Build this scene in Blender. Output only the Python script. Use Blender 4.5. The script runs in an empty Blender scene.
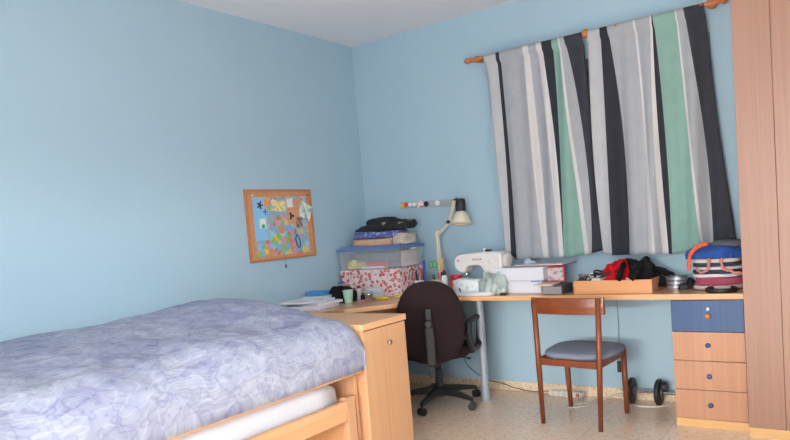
import bpy, bmesh, math, random
from mathutils import Vector, Matrix, noise
from math import sin, cos, pi, radians as rad
random.seed(7)
scene = bpy.context.scene
COL = scene.collection

# ------------------------------------------------------------------ camera
def cam_axes(yaw, pitch, roll):
    f = Vector((-sin(yaw)*cos(pitch), cos(yaw)*cos(pitch), sin(pitch)))
    r = Vector((cos(yaw), sin(yaw), 0)); u = r.cross(f)
    return r*cos(roll)+u*sin(roll), u*cos(roll)-r*sin(roll), f
cd = bpy.data.cameras.new('camera'); cam = bpy.data.objects.new('camera', cd); COL.objects.link(cam)
r_, u_, f_ = cam_axes(0.6179, -0.0748, -0.0826)
M = Matrix((r_, u_, -f_)).transposed().to_4x4(); M.translation = Vector((3.3612, -4.4003, 1.2237))
cam.matrix_world = M
cd.sensor_fit = 'HORIZONTAL'; cd.sensor_width = 36; cd.lens = 683.06/790*36; cd.shift_y = 60/790; cd.clip_start = .02
scene.camera = cam

# ------------------------------------------------------------------ light and exposure
scene.view_settings.view_transform = 'Standard'; scene.view_settings.look = 'None'
scene.view_settings.exposure = 0.2; scene.view_settings.gamma = 1.0; scene.view_settings.use_curve_mapping = False
wd = bpy.data.worlds.new('sky'); scene.world = wd; wd.use_nodes = True
wd.node_tree.nodes['Background'].inputs[0].default_value = (.75, .86, 1, 1)
wd.node_tree.nodes['Background'].inputs[1].default_value = 1.0
def area(name, loc, target, sx, sy, power, color, spread=180):
    l = bpy.data.lights.new(name, 'AREA'); l.shape = 'RECTANGLE'; l.size = sx; l.size_y = sy
    l.energy = power; l.color = color; l.spread = rad(spread)
    o = bpy.data.objects.new(name, l); COL.objects.link(o); o.location = loc
    o.rotation_euler = (Vector(target)-Vector(loc)).to_track_quat('-Z', 'Y').to_euler()
    return o
area('added_side_fill', (4.46, -3.4, 1.0), (0.0, -2.6, 0.6), 1.9, 1.6, 1.5, (1, .98, .97), 120)  # added fill lamp in the made-up opening of the unseen right wall
area('added_side_beam', (6.5, -3.9, 2.22), (0, -2.4, .9), 2.6, .22, 13, (1, 1, .97), 60)  # added beam, cut by the lintel so the upper left wall stays darker
area('added_rear_fill', (3.02, -5.46, 1.2), (1.7, 0, .6), 1.3, 1.7, 62, (1, .985, .985), 150)  # invented rear fill behind the camera, lifts the whole back wall
area('added_rear_beam', (2.0, -8.0, 1.33), (1.6, 0, .55), 1.6, .22, 22, (1, .965, .90), 60)  # added low warm beam that brightens the wall below the worktop
sl = bpy.data.lights.new('added_sun', 'SUN'); sl.energy = 19; sl.angle = rad(1); sl.color = (1, .975, .94)  # added sunbeam for warm bounce off an unseen patch of floor
so = bpy.data.objects.new('added_sun', sl); COL.objects.link(so)
so.rotation_euler = Vector((-.60, .22, -.75)).to_track_quat('-Z', 'Y').to_euler()

# ------------------------------------------------------------------ materials
def lin(c):
    return tuple(((v/255)/12.92 if v/255 <= .04045 else ((v/255+.055)/1.055)**2.4) for v in c)+(1,)
MATS = {}
def mat(name, c, rough=.6, metal=0, bump=0, bscale=200, spec=.5, var=0, vscale=6, trans=0, alpha=1):
    if name in MATS: return MATS[name]
    m = bpy.data.materials.new(name); m.use_nodes = True; MATS[name] = m
    nt = m.node_tree; p = nt.nodes['Principled BSDF']
    p.inputs['Base Color'].default_value = lin(c); p.inputs['Roughness'].default_value = rough
    p.inputs['Metallic'].default_value = metal; p.inputs['Specular IOR Level'].default_value = spec
    if trans: p.inputs['Transmission Weight'].default_value = trans
    if alpha < 1: p.inputs['Alpha'].default_value = alpha
    tc = nt.nodes.new('ShaderNodeTexCoord')
    if var:
        n = nt.nodes.new('ShaderNodeTexNoise'); n.inputs['Scale'].default_value = vscale; n.inputs['Detail'].default_value = 4
        nt.links.new(tc.outputs['Object'], n.inputs['Vector'])
        mx = nt.nodes.new('ShaderNodeMix'); mx.data_type = 'RGBA'
        a = tuple(max(0, v*(1-var)) for v in c); b = tuple(min(255, v*(1+var)) for v in c)
        mx.inputs[6].default_value = lin(a); mx.inputs[7].default_value = lin(b)
        nt.links.new(n.outputs['Fac'], mx.inputs[0]); nt.links.new(mx.outputs[2], p.inputs['Base Color'])
    if bump:
        n2 = nt.nodes.new('ShaderNodeTexNoise'); n2.inputs['Scale'].default_value = bscale; n2.inputs['Detail'].default_value = 5
        nt.links.new(tc.outputs['Object'], n2.inputs['Vector'])
        bp = nt.nodes.new('ShaderNodeBump'); bp.inputs['Strength'].default_value = bump; bp.inputs['Distance'].default_value = .01
        nt.links.new(n2.outputs['Fac'], bp.inputs['Height']); nt.links.new(bp.outputs[0], p.inputs['Normal'])
    return m
def wood(name, c1, c2, axis='z', rough=.42, fine=70, bump=.04):
    if name in MATS: return MATS[name]
    m = bpy.data.materials.new(name); m.use_nodes = True; MATS[name] = m
    nt = m.node_tree; p = nt.nodes['Principled BSDF']; p.inputs['Roughness'].default_value = rough
    tc = nt.nodes.new('ShaderNodeTexCoord'); mp = nt.nodes.new('ShaderNodeMapping')
    s = [fine]*3; s['xyz'.index(axis)] = fine*.018; mp.inputs['Scale'].default_value = s
    nt.links.new(tc.outputs['Object'], mp.inputs['Vector'])
    n = nt.nodes.new('ShaderNodeTexNoise'); n.inputs['Scale'].default_value = 1; n.inputs['Detail'].default_value = 6; n.inputs['Roughness'].default_value = .6
    nt.links.new(mp.outputs[0], n.inputs['Vector'])
    mp2 = nt.nodes.new('ShaderNodeMapping'); s2 = [9]*3; s2['xyz'.index(axis)] = .5; mp2.inputs['Scale'].default_value = s2
    nt.links.new(tc.outputs['Object'], mp2.inputs['Vector'])
    n2 = nt.nodes.new('ShaderNodeTexNoise'); n2.inputs['Scale'].default_value = 1; n2.inputs['Detail'].default_value = 3
    nt.links.new(mp2.outputs[0], n2.inputs['Vector'])
    ad = nt.nodes.new('ShaderNodeMath'); ad.operation = 'MULTIPLY_ADD'; ad.inputs[1].default_value = .6
    ml = nt.nodes.new('ShaderNodeMath'); ml.operation = 'MULTIPLY'; ml.inputs[1].default_value = .4
    nt.links.new(n2.outputs['Fac'], ml.inputs[0]); nt.links.new(n.outputs['Fac'], ad.inputs[0]); nt.links.new(ml.outputs[0], ad.inputs[2])
    cr = nt.nodes.new('ShaderNodeValToRGB'); cr.color_ramp.elements[0].position = .32; cr.color_ramp.elements[1].position = .68
    cr.color_ramp.elements[0].color = lin(c1); cr.color_ramp.elements[1].color = lin(c2)
    nt.links.new(ad.outputs[0], cr.inputs[0]); nt.links.new(cr.outputs[0], p.inputs['Base Color'])
    bp = nt.nodes.new('ShaderNodeBump'); bp.inputs['Strength'].default_value = bump; bp.inputs['Distance'].default_value = .002
    nt.links.new(ad.outputs[0], bp.inputs['Height']); nt.links.new(bp.outputs[0], p.inputs['Normal'])
    return m
def ramp_mat(name, kind, scale, stops, rough=.8, distort=0, const=False, stretch=(1, 1, 1), feature='F1', bump=0, coord='Object', mixn=0):
    """voronoi / noise / wave coloured through a ramp"""
    m = bpy.data.materials.new(name); m.use_nodes = True; MATS[name] = m
    nt = m.node_tree; p = nt.nodes['Principled BSDF']; p.inputs['Roughness'].default_value = rough
    tc = nt.nodes.new('ShaderNodeTexCoord'); mp = nt.nodes.new('ShaderNodeMapping'); mp.inputs['Scale'].default_value = stretch
    nt.links.new(tc.outputs[coord], mp.inputs['Vector']); vec = mp.outputs[0]
    if distort:
        nn = nt.nodes.new('ShaderNodeTexNoise'); nn.inputs['Scale'].default_value = scale*.5; nn.inputs['Detail'].default_value = 3
        nt.links.new(vec, nn.inputs['Vector'])
        va = nt.nodes.new('ShaderNodeVectorMath'); va.operation = 'MULTIPLY_ADD'; va.inputs[1].default_value = (distort,)*3
        nt.links.new(nn.outputs['Color'], va.inputs[0]); nt.links.new(vec, va.inputs[2]); vec = va.outputs[0]
    if kind == 'voronoi':
        t = nt.nodes.new('ShaderNodeTexVoronoi'); t.feature = feature; t.inputs['Scale'].default_value = scale
        out = t.outputs['Distance'] if feature != 'COLOR' else t.outputs['Color']
    elif kind == 'vcell':
        t = nt.nodes.new('ShaderNodeTexVoronoi'); t.inputs['Scale'].default_value = scale
        sp = nt.nodes.new('ShaderNodeSeparateColor'); nt.links.new(t.outputs['Color'], sp.inputs[0]); out = sp.outputs[0]
    elif kind == 'noise':
        t = nt.nodes.new('ShaderNodeTexNoise'); t.inputs['Scale'].default_value = scale; t.inputs['Detail'].default_value = 5; out = t.outputs['Fac']
    else:
        t = nt.nodes.new('ShaderNodeTexWave'); t.inputs['Scale'].default_value = scale; out = t.outputs['Fac']
        t.bands_direction = kind[-1].upper()
    nt.links.new(vec, t.inputs['Vector'])
    cr = nt.nodes.new('ShaderNodeValToRGB'); e = cr.color_ramp.elements
    if const: cr.color_ramp.interpolation = 'CONSTANT'
    e[0].position = stops[0][0]; e[0].color = lin(stops[0][1]); e[1].position = stops[-1][0]; e[1].color = lin(stops[-1][1])
    for q, c in stops[1:-1]:
        k = e.new(q); k.color = lin(c)
    nt.links.new(out, cr.inputs[0]); nt.links.new(cr.outputs[0], p.inputs['Base Color'])
    if bump:
        bp = nt.nodes.new('ShaderNodeBump'); bp.inputs['Strength'].default_value = bump; bp.inputs['Distance'].default_value = .004
        nt.links.new(out, bp.inputs['Height']); nt.links.new(bp.outputs[0], p.inputs['Normal'])
    return m

WALL = mat('blue_wall_paint', (168, 197, 213), .75, bump=.12, bscale=60, var=.015, vscale=2)
CEIL = mat('white_ceiling_paint', (232, 235, 242), .9, bump=.06, bscale=50)
BEECH = wood('beech_vertical', (203, 150, 112), (222, 174, 135), 'z')
BEECHX = wood('beech_along_x', (216, 160, 108), (230, 180, 130), 'x')
BEECHY = wood('beech_along_y', (222, 168, 120), (236, 188, 142), 'y')
BEECHD = wood('beech_drawer', (180, 128, 96), (196, 147, 116), 'z')
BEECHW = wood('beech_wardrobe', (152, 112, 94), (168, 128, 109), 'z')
EDGE = wood('beech_plinth', (214, 166, 108), (228, 184, 126), 'x')
TOPW = wood('desk_top_beech', (196, 145, 110), (214, 165, 128), 'x', rough=.22)
BLUEW = wood('blue_stained_front', (40, 70, 114), (54, 88, 134), 'z')
TEAK = wood('red_brown_teak', (104, 50, 27), (144, 76, 42), 'z', rough=.35)
PINE = wood('orange_pine', (176, 98, 52), (202, 128, 76), 'x', rough=.4)
GREYM = mat('satin_grey_metal', (176, 184, 194), .45, .25)
CHROME = mat('chrome', (210, 212, 216), .15, 1)
BLACK = mat('black_plastic', (30, 30, 33), .5)
BLACKF = mat('black_fabric', (30, 29, 33), .95, bump=.3, bscale=300, spec=.15)
BROWNF = mat('dark_brown_upholstery', (48, 36, 38), .95, bump=.25, bscale=400, spec=.15)
WHITE = mat('white_plastic', (228, 226, 222), .4)
PAPER = mat('white_paper', (226, 228, 234), .8)
RED = mat('red_fabric', (190, 22, 30), .9, bump=.3, bscale=200, spec=.2)

# ------------------------------------------------------------------ mesh helpers
def link(name, bm, m, parent=None, smooth=False, bevel=0, loc=None, rot=None, sub=0, solid=0):
    me = bpy.data.meshes.new(name); bmesh.ops.recalc_face_normals(bm, faces=bm.faces) if not solid else None
    bm.to_mesh(me); bm.free()
    o = bpy.data.objects.new(name, me); COL.objects.link(o)
    for x in (m if isinstance(m, (list, tuple)) else [m]): me.materials.append(x)
    if smooth: me.polygons.foreach_set('use_smooth', [True]*len(me.polygons))
    if solid:
        s = o.modifiers.new('thick', 'SOLIDIFY'); s.thickness = solid; s.offset = 0
    if bevel:
        b = o.modifiers.new('bevel', 'BEVEL'); b.width = bevel; b.segments = 2; b.limit_method = 'ANGLE'; b.harden_normals = False
    if sub:
        s = o.modifiers.new('sub', 'SUBSURF'); s.levels = sub; s.render_levels = sub
    if loc: o.location = loc
    if rot: o.rotation_euler = rot
    if parent: o.parent = parent
    return o
def box(bm, x0, x1, y0, y1, z0, z1):
    vs = [bm.verts.new(p) for p in ((x0,y0,z0),(x1,y0,z0),(x1,y1,z0),(x0,y1,z0),(x0,y0,z1),(x1,y0,z1),(x1,y1,z1),(x0,y1,z1))]
    for f in ((3,2,1,0),(4,5,6,7),(0,1,5,4),(1,2,6,5),(2,3,7,6),(3,0,4,7)): bm.faces.new([vs[i] for i in f])
def bx(*a):
    bm = bmesh.new()
    if isinstance(a[0], (tuple, list)):
        for q in a: box(bm, *q)
    else: box(bm, *a)
    return bm
def prism(pts, z0, z1, bm=None):
    bm = bm or bmesh.new()
    a = [bm.verts.new((x, y, z0)) for x, y in pts]; b = [bm.verts.new((x, y, z1)) for x, y in pts]
    n = len(pts); bm.faces.new(a[::-1]); bm.faces.new(b)
    for i in range(n): bm.faces.new((a[i], a[(i+1) % n], b[(i+1) % n], b[i]))
    return bm
def tube(pts, r, n=10, bm=None, cap=True, flat=1.0):
    """swept tube; r a number or one per point"""
    bm = bm or bmesh.new(); pts = [Vector(p) for p in pts]; rs = r if isinstance(r, (list, tuple)) else [r]*len(pts)
    rings = []; ref = None
    for i, p in enumerate(pts):
        t = (pts[min(i+1, len(pts)-1)]-pts[max(i-1, 0)]).normalized()
        if ref is None: ref = Vector((0, 0, 1)) if abs(t.z) < .9 else Vector((1, 0, 0))
        a = ref-t*ref.dot(t)
        if a.length < 1e-5: a = t.orthogonal()
        a.normalize(); b = t.cross(a); ref = a
        rings.append([bm.verts.new(p+(a*cos(2*pi*k/n)+b*sin(2*pi*k/n)*flat)*rs[i]) for k in range(n)])
    for i in range(len(rings)-1):
        for k in range(n): bm.faces.new((rings[i][k], rings[i][(k+1) % n], rings[i+1][(k+1) % n], rings[i+1][k]))
    if cap: bm.faces.new(rings[0][::-1]); bm.faces.new(rings[-1])
    return bm
def lathe(prof, n=24, bm=None, c=(0, 0, 0), axis='z', closed=False):
    bm = bm or bmesh.new(); rings = []
    def P(r, h, a):
        if axis == 'z': v = (r*cos(a), r*sin(a), h)
        elif axis == 'x': v = (h, r*cos(a), r*sin(a))
        else: v = (r*cos(a), h, r*sin(a))
        return (v[0]+c[0], v[1]+c[1], v[2]+c[2])
    for r, h in prof: rings.append([bm.verts.new(P(max(r, 1e-4), h, 2*pi*k/n)) for k in range(n)])
    for i in range(len(rings)-1):
        for k in range(n): bm.faces.new((rings[i][k], rings[i][(k+1) % n], rings[i+1][(k+1) % n], rings[i+1][k]))
    if not closed:
        bm.faces.new(rings[0][::-1]); bm.faces.new(rings[-1])
    else:
        for k in range(n): bm.faces.new((rings[-1][k], rings[-1][(k+1) % n], rings[0][(k+1) % n], rings[0][k]))
    return bm
def tag(o, label=None, cat=None, group=None, kind=None):
    if label: o['label'] = label
    if cat: o['category'] = cat
    if group: o['group'] = group
    if kind: o['kind'] = kind
    return o
def thing(name, label, cat, loc=(0, 0, 0), rz=0, group=None, rot=None):
    o = bpy.data.objects.new(name, None); COL.objects.link(o); o.location = loc
    o.rotation_euler = rot or (0, 0, rz); o.empty_display_size = .05
    return tag(o, label, cat, group)
def struct(name, bm, m, **k):
    return tag(link(name, bm, m, **k), kind='structure')
def curve_pts(ctrl, n=10):
    """Catmull-Rom through control points"""
    c = [Vector(p) for p in ctrl]; c = [c[0]*2-c[1]]+c+[c[-1]*2-c[-2]]; out = []
    for i in range(1, len(c)-2):
        for k in range(n):
            t = k/n; a, b, d, e = c[i-1], c[i], c[i+1], c[i+2]
            out.append(.5*((2*b)+(-a+d)*t+(2*a-5*b+4*d-e)*t*t+(-a+3*b-3*d+e)*t**3))
    out.append(c[-2]); return out
def heap(rx, ry, h, seed=0, amp=.25, freq=2.2, detail=4, power=.6, ridge=True):
    """crumpled cloth: a flattened lump whose skin is folded by ridged noise; base at z=0"""
    bm = bmesh.new(); bmesh.ops.create_icosphere(bm, subdivisions=detail+1, radius=1)
    for v in bm.verts:
        d = v.co.normalized()
        q = d*freq+Vector((seed*7.3, seed*3.1, seed))
        n = noise.noise(q); n2 = 1-abs(noise.noise(q*2.1+Vector((5, 1, 2))))*2 if ridge else 0
        s = 1+amp*n+amp*.45*n2*.5
        z = d.z
        zz = (abs(z)**power)*s if z > 0 else -.02
        rr = Vector((d.x, d.y)); 
        if z < 0: rr = rr.normalized()*min(1, rr.length*1.0+.0) if rr.length > 1e-6 else rr
        v.co = Vector((rr.x*rx*s, rr.y*ry*s, max(0, zz*h)))
    bmesh.ops.remove_doubles(bm, verts=bm.verts, dist=1e-5)
    return bm
def folded(w, d, h, seed=0, layers=3, amp=.012):
    """folded cloth: stacked soft-edged layers in one piece, base at z=0"""
    bm = bmesh.new(); n = 36; prof = []
    m = 8*layers
    rings = []
    for j in range(m+1):
        t = j/m; z = h*t
        b = abs(sin(pi*t*layers))**.5
        row = []
        for k in range(n):
            a = 2*pi*k/n; ca, sa = cos(a), sin(a)
            e = 3.2; rr = (abs(ca)**e+abs(sa)**e)**(-1/e)
            nn = noise.noise(Vector((ca*1.5, sa*1.5, seed*5.1+t*layers*.8)))
            sc = 1-(1-b)*.035+nn*amp*4
            row.append(bm.verts.new((ca*rr*w/2*sc, sa*rr*d/2*sc, max(0, z+(noise.noise(Vector((ca*1.2+9, sa*1.2, seed+t*2)))*amp if 0 < j else 0)))))
        rings.append(row)
    for j in range(m):
        for k in range(n): bm.faces.new((rings[j][k], rings[j][(k+1) % n], rings[j+1][(k+1) % n], rings[j+1][k]))
    bm.faces.new(rings[0][::-1])
    top = rings[-1]
    for q in (.75, .45, .15):
        row = [bm.verts.new((v.co.x*q/1, v.co.y*q, v.co.z+h*.08*(1-q)+noise.noise(Vector((v.co.x*q*8, v.co.y*q*8, seed)))*amp*.8)) for v in rings[-1]]
        for k in range(n): bm.faces.new((top[k], top[(k+1) % n], row[(k+1) % n], row[k]))
        top = row
    bm.faces.new(top)
    return bm

# ------------------------------------------------------------------ the room
H = 2.68; RX = 4.4; RY = -5.4; T = .12
def terrazzo():
    m = bpy.data.materials.new('terrazzo'); m.use_nodes = True; nt = m.node_tree; p = nt.nodes['Principled BSDF']
    p.inputs['Roughness'].default_value = .16
    tc = nt.nodes.new('ShaderNodeTexCoord')
    v = nt.nodes.new('ShaderNodeTexVoronoi'); v.inputs['Scale'].default_value = 75; nt.links.new(tc.outputs['Object'], v.inputs['Vector'])
    sp = nt.nodes.new('ShaderNodeSeparateColor'); nt.links.new(v.outputs['Color'], sp.inputs[0])
    cr = nt.nodes.new('ShaderNodeValToRGB'); cr.color_ramp.interpolation = 'CONSTANT'; e = cr.color_ramp.elements
    st = [(0, (228, 206, 182)), (.3, (236, 216, 192)), (.55, (218, 190, 166)), (.7, (232, 222, 208)), (.88, (190, 168, 150)), (.95, (236, 228, 216))]
    e[0].color = lin(st[0][1]); e[1].position = st[-1][0]; e[1].color = lin(st[-1][1])
    for q, c in st[1:-1]: e.new(q).color = lin(c)
    nt.links.new(sp.outputs[0], cr.inputs[0])
    n = nt.nodes.new('ShaderNodeTexNoise'); n.inputs['Scale'].default_value = 5; n.inputs['Detail'].default_value = 4; nt.links.new(tc.outputs['Object'], n.inputs['Vector'])
    mx = nt.nodes.new('ShaderNodeMix'); mx.data_type = 'RGBA'; mx.inputs[0].default_value = .5; mx.inputs[7].default_value = lin((244, 214, 184))
    nt.links.new(cr.outputs[0], mx.inputs[6])
    # tile joints
    br = nt.nodes.new('ShaderNodeTexBrick'); br.offset = 0; br.inputs['Scale'].default_value = 1; br.inputs['Brick Width'].default_value = .4; br.inputs['Row Height'].default_value = .4
    br.inputs['Mortar Size'].default_value = .0015; br.inputs['Color1'].default_value = (1, 1, 1, 1); br.inputs['Color2'].default_value = (1, 1, 1, 1); br.inputs['Mortar'].default_value = (.72, .7, .68, 1)
    nt.links.new(tc.outputs['Object'], br.inputs['Vector'])
    mm = nt.nodes.new('ShaderNodeMix'); mm.data_type = 'RGBA'; mm.blend_type = 'MULTIPLY'; mm.inputs[0].default_value = 1
    nt.links.new(mx.outputs[2], mm.inputs[6]); nt.links.new(br.outputs[0], mm.inputs[7]); nt.links.new(mm.outputs[2], p.inputs['Base Color'])
    return m
struct('floor', bx(-T, RX+T, RY-T, T, -.1, 0), terrazzo())
struct('ceiling', bx(-T, RX+T, RY-T, T, H, H+.1), CEIL)
struct('wall_left', bx(-T, 0, RY, T, 0, H), WALL)
WX0, WX1, WZ0, WZ1 = 1.3, 2.6, 1.02, 2.2
struct('wall_back', bx((0, WX0, 0, T, 0, H), (WX1, RX, 0, T, 0, H), (WX0, WX1, 0, T, 0, WZ0), (WX0, WX1, 0, T, WZ1, H)), WALL)
DY0, DY1, DZ = -4.6, -2.4, 2.0
struct('wall_right', bx((RX, RX+T, RY, DY0, 0, H), (RX, RX+T, DY1, T, 0, H), (RX, RX+T, DY0, DY1, DZ, H)), WALL)  # opening is made up, to let in the added side lamps and sunbeam
struct('wall_front', bx((0, 1.1, RY-T, RY, 0, H), (1.1, 2.3, RY-T, RY, 1.15, H), (2.3, 2.37, RY-T, RY, 0, H), (2.37, 3.67, RY-T, RY, 0, .1), (2.37, 3.67, RY-T, RY, 2.1, H), (3.67, RX, RY-T, RY, 0, H)), WALL)  # invented openings for the added rear lamps; the low one trims the beam
BB = ramp_mat('terrazzo_skirting', 'vcell', 80, [(0, (226, 204, 176)), (.5, (236, 216, 190)), (.85, (212, 186, 158))], rough=.35, const=True)
struct('baseboard_left', bx(0, .012, RY, -.012, 0, .065), BB)
struct('baseboard_back', bx(0, RX, -.012, 0, 0, .065), BB)
# window behind the curtains: frame, glass and lowered shutter
ALU = mat('grey_window_frame', (150, 156, 165), .4, .2)
w1 = struct('window_1', bx((WX0, WX1, .03, .08, WZ0, WZ0+.05), (WX0, WX1, .03, .08, WZ1-.05, WZ1), (WX0, WX0+.05, .03, .08, WZ0+.05, WZ1-.05), (WX1-.05, WX1, .03, .08, WZ0+.05, WZ1-.05), (1.925, 1.975, .03, .08, WZ0+.05, WZ1-.05)), ALU)
bm = bmesh.new()
for k in range(23): box(bm, WX0, WX1, .095, .107, WZ0+.004+k*.0512, WZ0+.052+k*.0512)
link('roller_shutter', bm, mat('shutter_grey', (140, 146, 156), .5), w1)
link('pane', bx((WX0+.05, 1.925, .052, .058, WZ0+.05, WZ1-.05), (1.975, WX1-.05, .052, .058, WZ0+.05, WZ1-.05)), mat('window_glass', (235, 240, 245), .02, trans=1), w1)

# ------------------------------------------------------------------ wardrobe
WX = 2.7959
t = thing('wardrobe', 'tall beech wardrobe reaching past the top of the picture, beside the desk', 'wardrobe', (WX, -.56, 0))
W = RX-.02-WX
link('body', bx((0, .018, .02, .55, .0, 2.45), (W-.018, W, .02, .55, 0, 2.45), (0.018, W-.018, .53, .55, 0, 2.45), (.018, W-.018, .02, .53, 2.43, 2.45), (.018, W-.018, .02, .53, .05, .068)), BEECHW, t, bevel=.001)
link('side_post', bx(0, .168, -.0, .02, .052, 2.45), BEECHW, t, bevel=.0015)
dw = (W-.1695)/3
for k in range(3):
    d = link('door', bx(.1695+k*dw, .1695+(k+1)*dw-.0015, -.0, .02, .052, 2.448), BEECHW, t, bevel=.0015)
    link('handle', tube([(.172+(k+.85)*dw, -.0, 1.0), (.172+(k+.85)*dw, -.03, 1.0), (.172+(k+.85)*dw, -.03, 1.12), (.172+(k+.85)*dw, -.0, 1.12)], .005), CHROME, d)
link('plinth', bx(.0, W, .004, .02, 0, .05), EDGE, t)

# ------------------------------------------------------------------ drawer unit
U0, U1, D = 2.4196, 2.784, .48
t = thing('drawer_unit', 'beech drawer unit with one blue drawer on top, standing under the worktop', 'drawer unit', (U0, -D, 0))
w = U1-U0
link('body', bx((0, .016, .02, .44, .048, .708), (w-.016, w, .02, .44, .048, .708), (.016, w-.016, .42, .44, .048, .708), (.016, w-.016, .02, .42, .69, .708), (.016, w-.016, .02, .42, .048, .064)), BEECHD, t)
link('plinth', bx(0, w, .006, .44, 0, .046), EDGE, t)
zs = [.048, .211, .372, .532, .706]
KN = mat('blue_knob', (58, 78, 128), .35)
for k in range(4):
    d = link('drawer', bx(.001, w-.001, 0, .02, zs[k]+.0015, zs[k+1]-.0015), BLUEW if k == 3 else BEECHD, t, bevel=.0015)
    if k == 3:
        tag(d, 'blue stained top drawer')
        link('lock', lathe([(.0115, 0), (.0115, -.006), (.009, -.009), (.004, -.009)], 20, c=(.19, 0, .657), axis='y'), CHROME, d, smooth=True)
        link('knob', lathe([(.007, 0), (.007, -.008), (.0145, -.014), (.0145, -.02), (.009, -.024)], 20, c=(.19, 0, .62), axis='y'), PINE, d, smooth=True)
    else:
        link('knob', lathe([(.006, 0), (.006, -.01), (.013, -.015), (.013, -.021), (.008, -.025)], 20, c=(.185, 0, (.462, .292, .132)[2-k]), axis='y'), KN, d, smooth=True)

# ------------------------------------------------------------------ desk
t = thing('corner_desk', 'beech corner worktop running under the curtains and along the corkboard wall', 'desk', (0, 0, 0))
link('worktop', prism([(.002, -.002), (U0, -.002), (U0, -D), (1.10, -D), (.50, -1.165), (.44, -1.35), (.002, -1.35)], .712, .74), TOPW, t, bevel=.002)
link('worktop', prism([(U0+.001, -.002), (U1+.008, -.002), (U1+.008, -D-.004), (U0+.001, -D-.004)], .712, .74), TOPW, t, bevel=.002)
link('edge_band', prism([(U0, -D), (U0, -D-.004), (1.102, -D-.004), (.4965, -1.168), (.50, -1.165), (1.10, -D)], .7115, .7395), BEECHX, t)
link('edge_band', bx(U0+.001, U1+.008, -D-.008, -D-.004, .7115, .7395), BEECHX, t)
link('leg', lathe([(.034, 0), (.034, .006), (.0262, .010), (.0262, .705), (.04, .707), (.04, .712)], 28, c=(1.139, -.312, 0)), GREYM, t, smooth=False)
link('support_panel', prism([(.42, -1.0), (.438, -1.01), (.84, -.55), (.822, -.54)], .44, .711), wood('brown_panel', (150, 100, 76), (168, 118, 92), 'z'), t)
link('leg', lathe([(.034, 0), (.034, .006), (.0262, .010), (.0262, .705), (.04, .707), (.04, .712)], 28, c=(.3, -1.25, 0)), GREYM, t)

# ------------------------------------------------------------------ bed-end cabinet
t = thing('bed_end_cabinet', 'beech cabinet with a chrome knob standing between the bed and the desk', 'cabinet', (0, 0, 0))
cx, y0, y1 = 1.2547, -1.7476, -1.362
link('cabinet_top', bx(.45, cx, y0, y1, .728, .76), BEECHY, t, bevel=.002)
link('body', bx((.47, .488, y0+.01, y1-.008, .06, .727), (.488, cx-.03, y0+.01, y0+.028, .0, .655), (.488, cx-.03, y1-.026, y1-.008, .0, .727), (.488, cx-.03, y0+.028, y1-.026, .06, .078)), wood('beech_cabinet_body', (206, 152, 110), (222, 172, 130), 'z'), t)
link('rail', bx(.488, cx-.012, y0+.006, y0+.026, .688, .727), BEECHX, t)
link('drawer', bx(.9, cx-.0285, y0+.0, y0+.02, .655, .686), BLUEW, t, bevel=.003)['label'] = 'blue stained drawer edge'
d = link('door', bx(cx-.028, cx-.008, y0+.004, y1-.006, .062, .722), BEECHY if False else wood('beech_cabinet_door', (208, 158, 116), (220, 174, 132), 'z'), t, bevel=.0015)
link('knob', lathe([(.007, 0), (.007, .01), (.0145, .014), (.0145, .02), (.009, .023)], 20, c=(cx-.008, -1.537, .634), axis='x'), CHROME, d, smooth=True)
link('plinth', bx(.49, cx-.012, y0+.03, y1-.008, 0, .058), EDGE, t)

# ------------------------------------------------------------------ bed
t = thing('bed', 'beech bed frame under the lilac duvet along the plain wall', 'bed', (0, 0, 0))
link('side_rail', bx(1.19, 1.228, -3.75, -1.752, .517, .535), BEECHY, t, bevel=.002)
link('slat_base', bx(.03, 1.188, -3.74, -1.755, .51, .534), BEECHY, t)
link('headboard', bx(.03, 1.222, -3.79, -3.755, .0, .8), BEECH, t, bevel=.003)
link('end_panel', bx(.03, 1.19, -1.774, -1.754, .0, .498), BEECH, t)
lm = bmesh.new()
t2 = thing('pull_out_bed', 'low beech pull-out bed frame standing underneath the main bed', 'bed', (0, 0, 0))
link('side_rail', bx(1.185, 1.205, -3.72, -1.865, .30, .40), BEECHY, t2, bevel=.0015)
link('rail_ledge', bx(1.206, 1.213, -3.72, -1.868, .365, .398), BEECHY, t2, bevel=.0015)
link('end_post', bx(1.165, 1.208, -1.862, -1.80, .0, .412), BEECH, t2, bevel=.002)
link('end_post', bx(1.165, 1.208, -3.75, -3.72, .0, .412), BEECH, t2, bevel=.002)
link('slat_base', bx(.08, 1.184, -3.72, -1.865, .34, .36), BEECHX, t2)
link('end_panel', bx(.08, 1.16, -1.85, -1.83, .0, .40), BEECHX, t2)
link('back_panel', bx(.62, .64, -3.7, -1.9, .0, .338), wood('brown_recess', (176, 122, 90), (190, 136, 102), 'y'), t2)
# lower mattress
bm = bmesh.new(); bmesh.ops.create_cube(bm, size=1)
bmesh.ops.subdivide_edges(bm, edges=bm.edges, cuts=14, use_grid_fill=True)
for v in bm.verts:
    x, y, z = v.co; s = 1
    ex = 1-.07*max(0, (abs(z)*2))**6
    v.co = Vector((.62+x*1.06*ex, -2.79+y*1.82*ex, .425+z*.13))
    v.co += Vector((.006, .006, .003))*noise.noise(v.co*9)
tag(link('lower_mattress', bm, mat('white_sheet', (224, 230, 240), .9, bump=.25, bscale=40), smooth=True), 'white sheeted mattress lying on the low pull-out bed', 'mattress')
# upper mattress
bm = bx(.04, 1.18, -3.70, -1.82, .546, .66)
tag(link('mattress', bm, MATS['white_sheet'], bevel=.03), 'white mattress on the main bed, covered by the lilac duvet', 'mattress')
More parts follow.
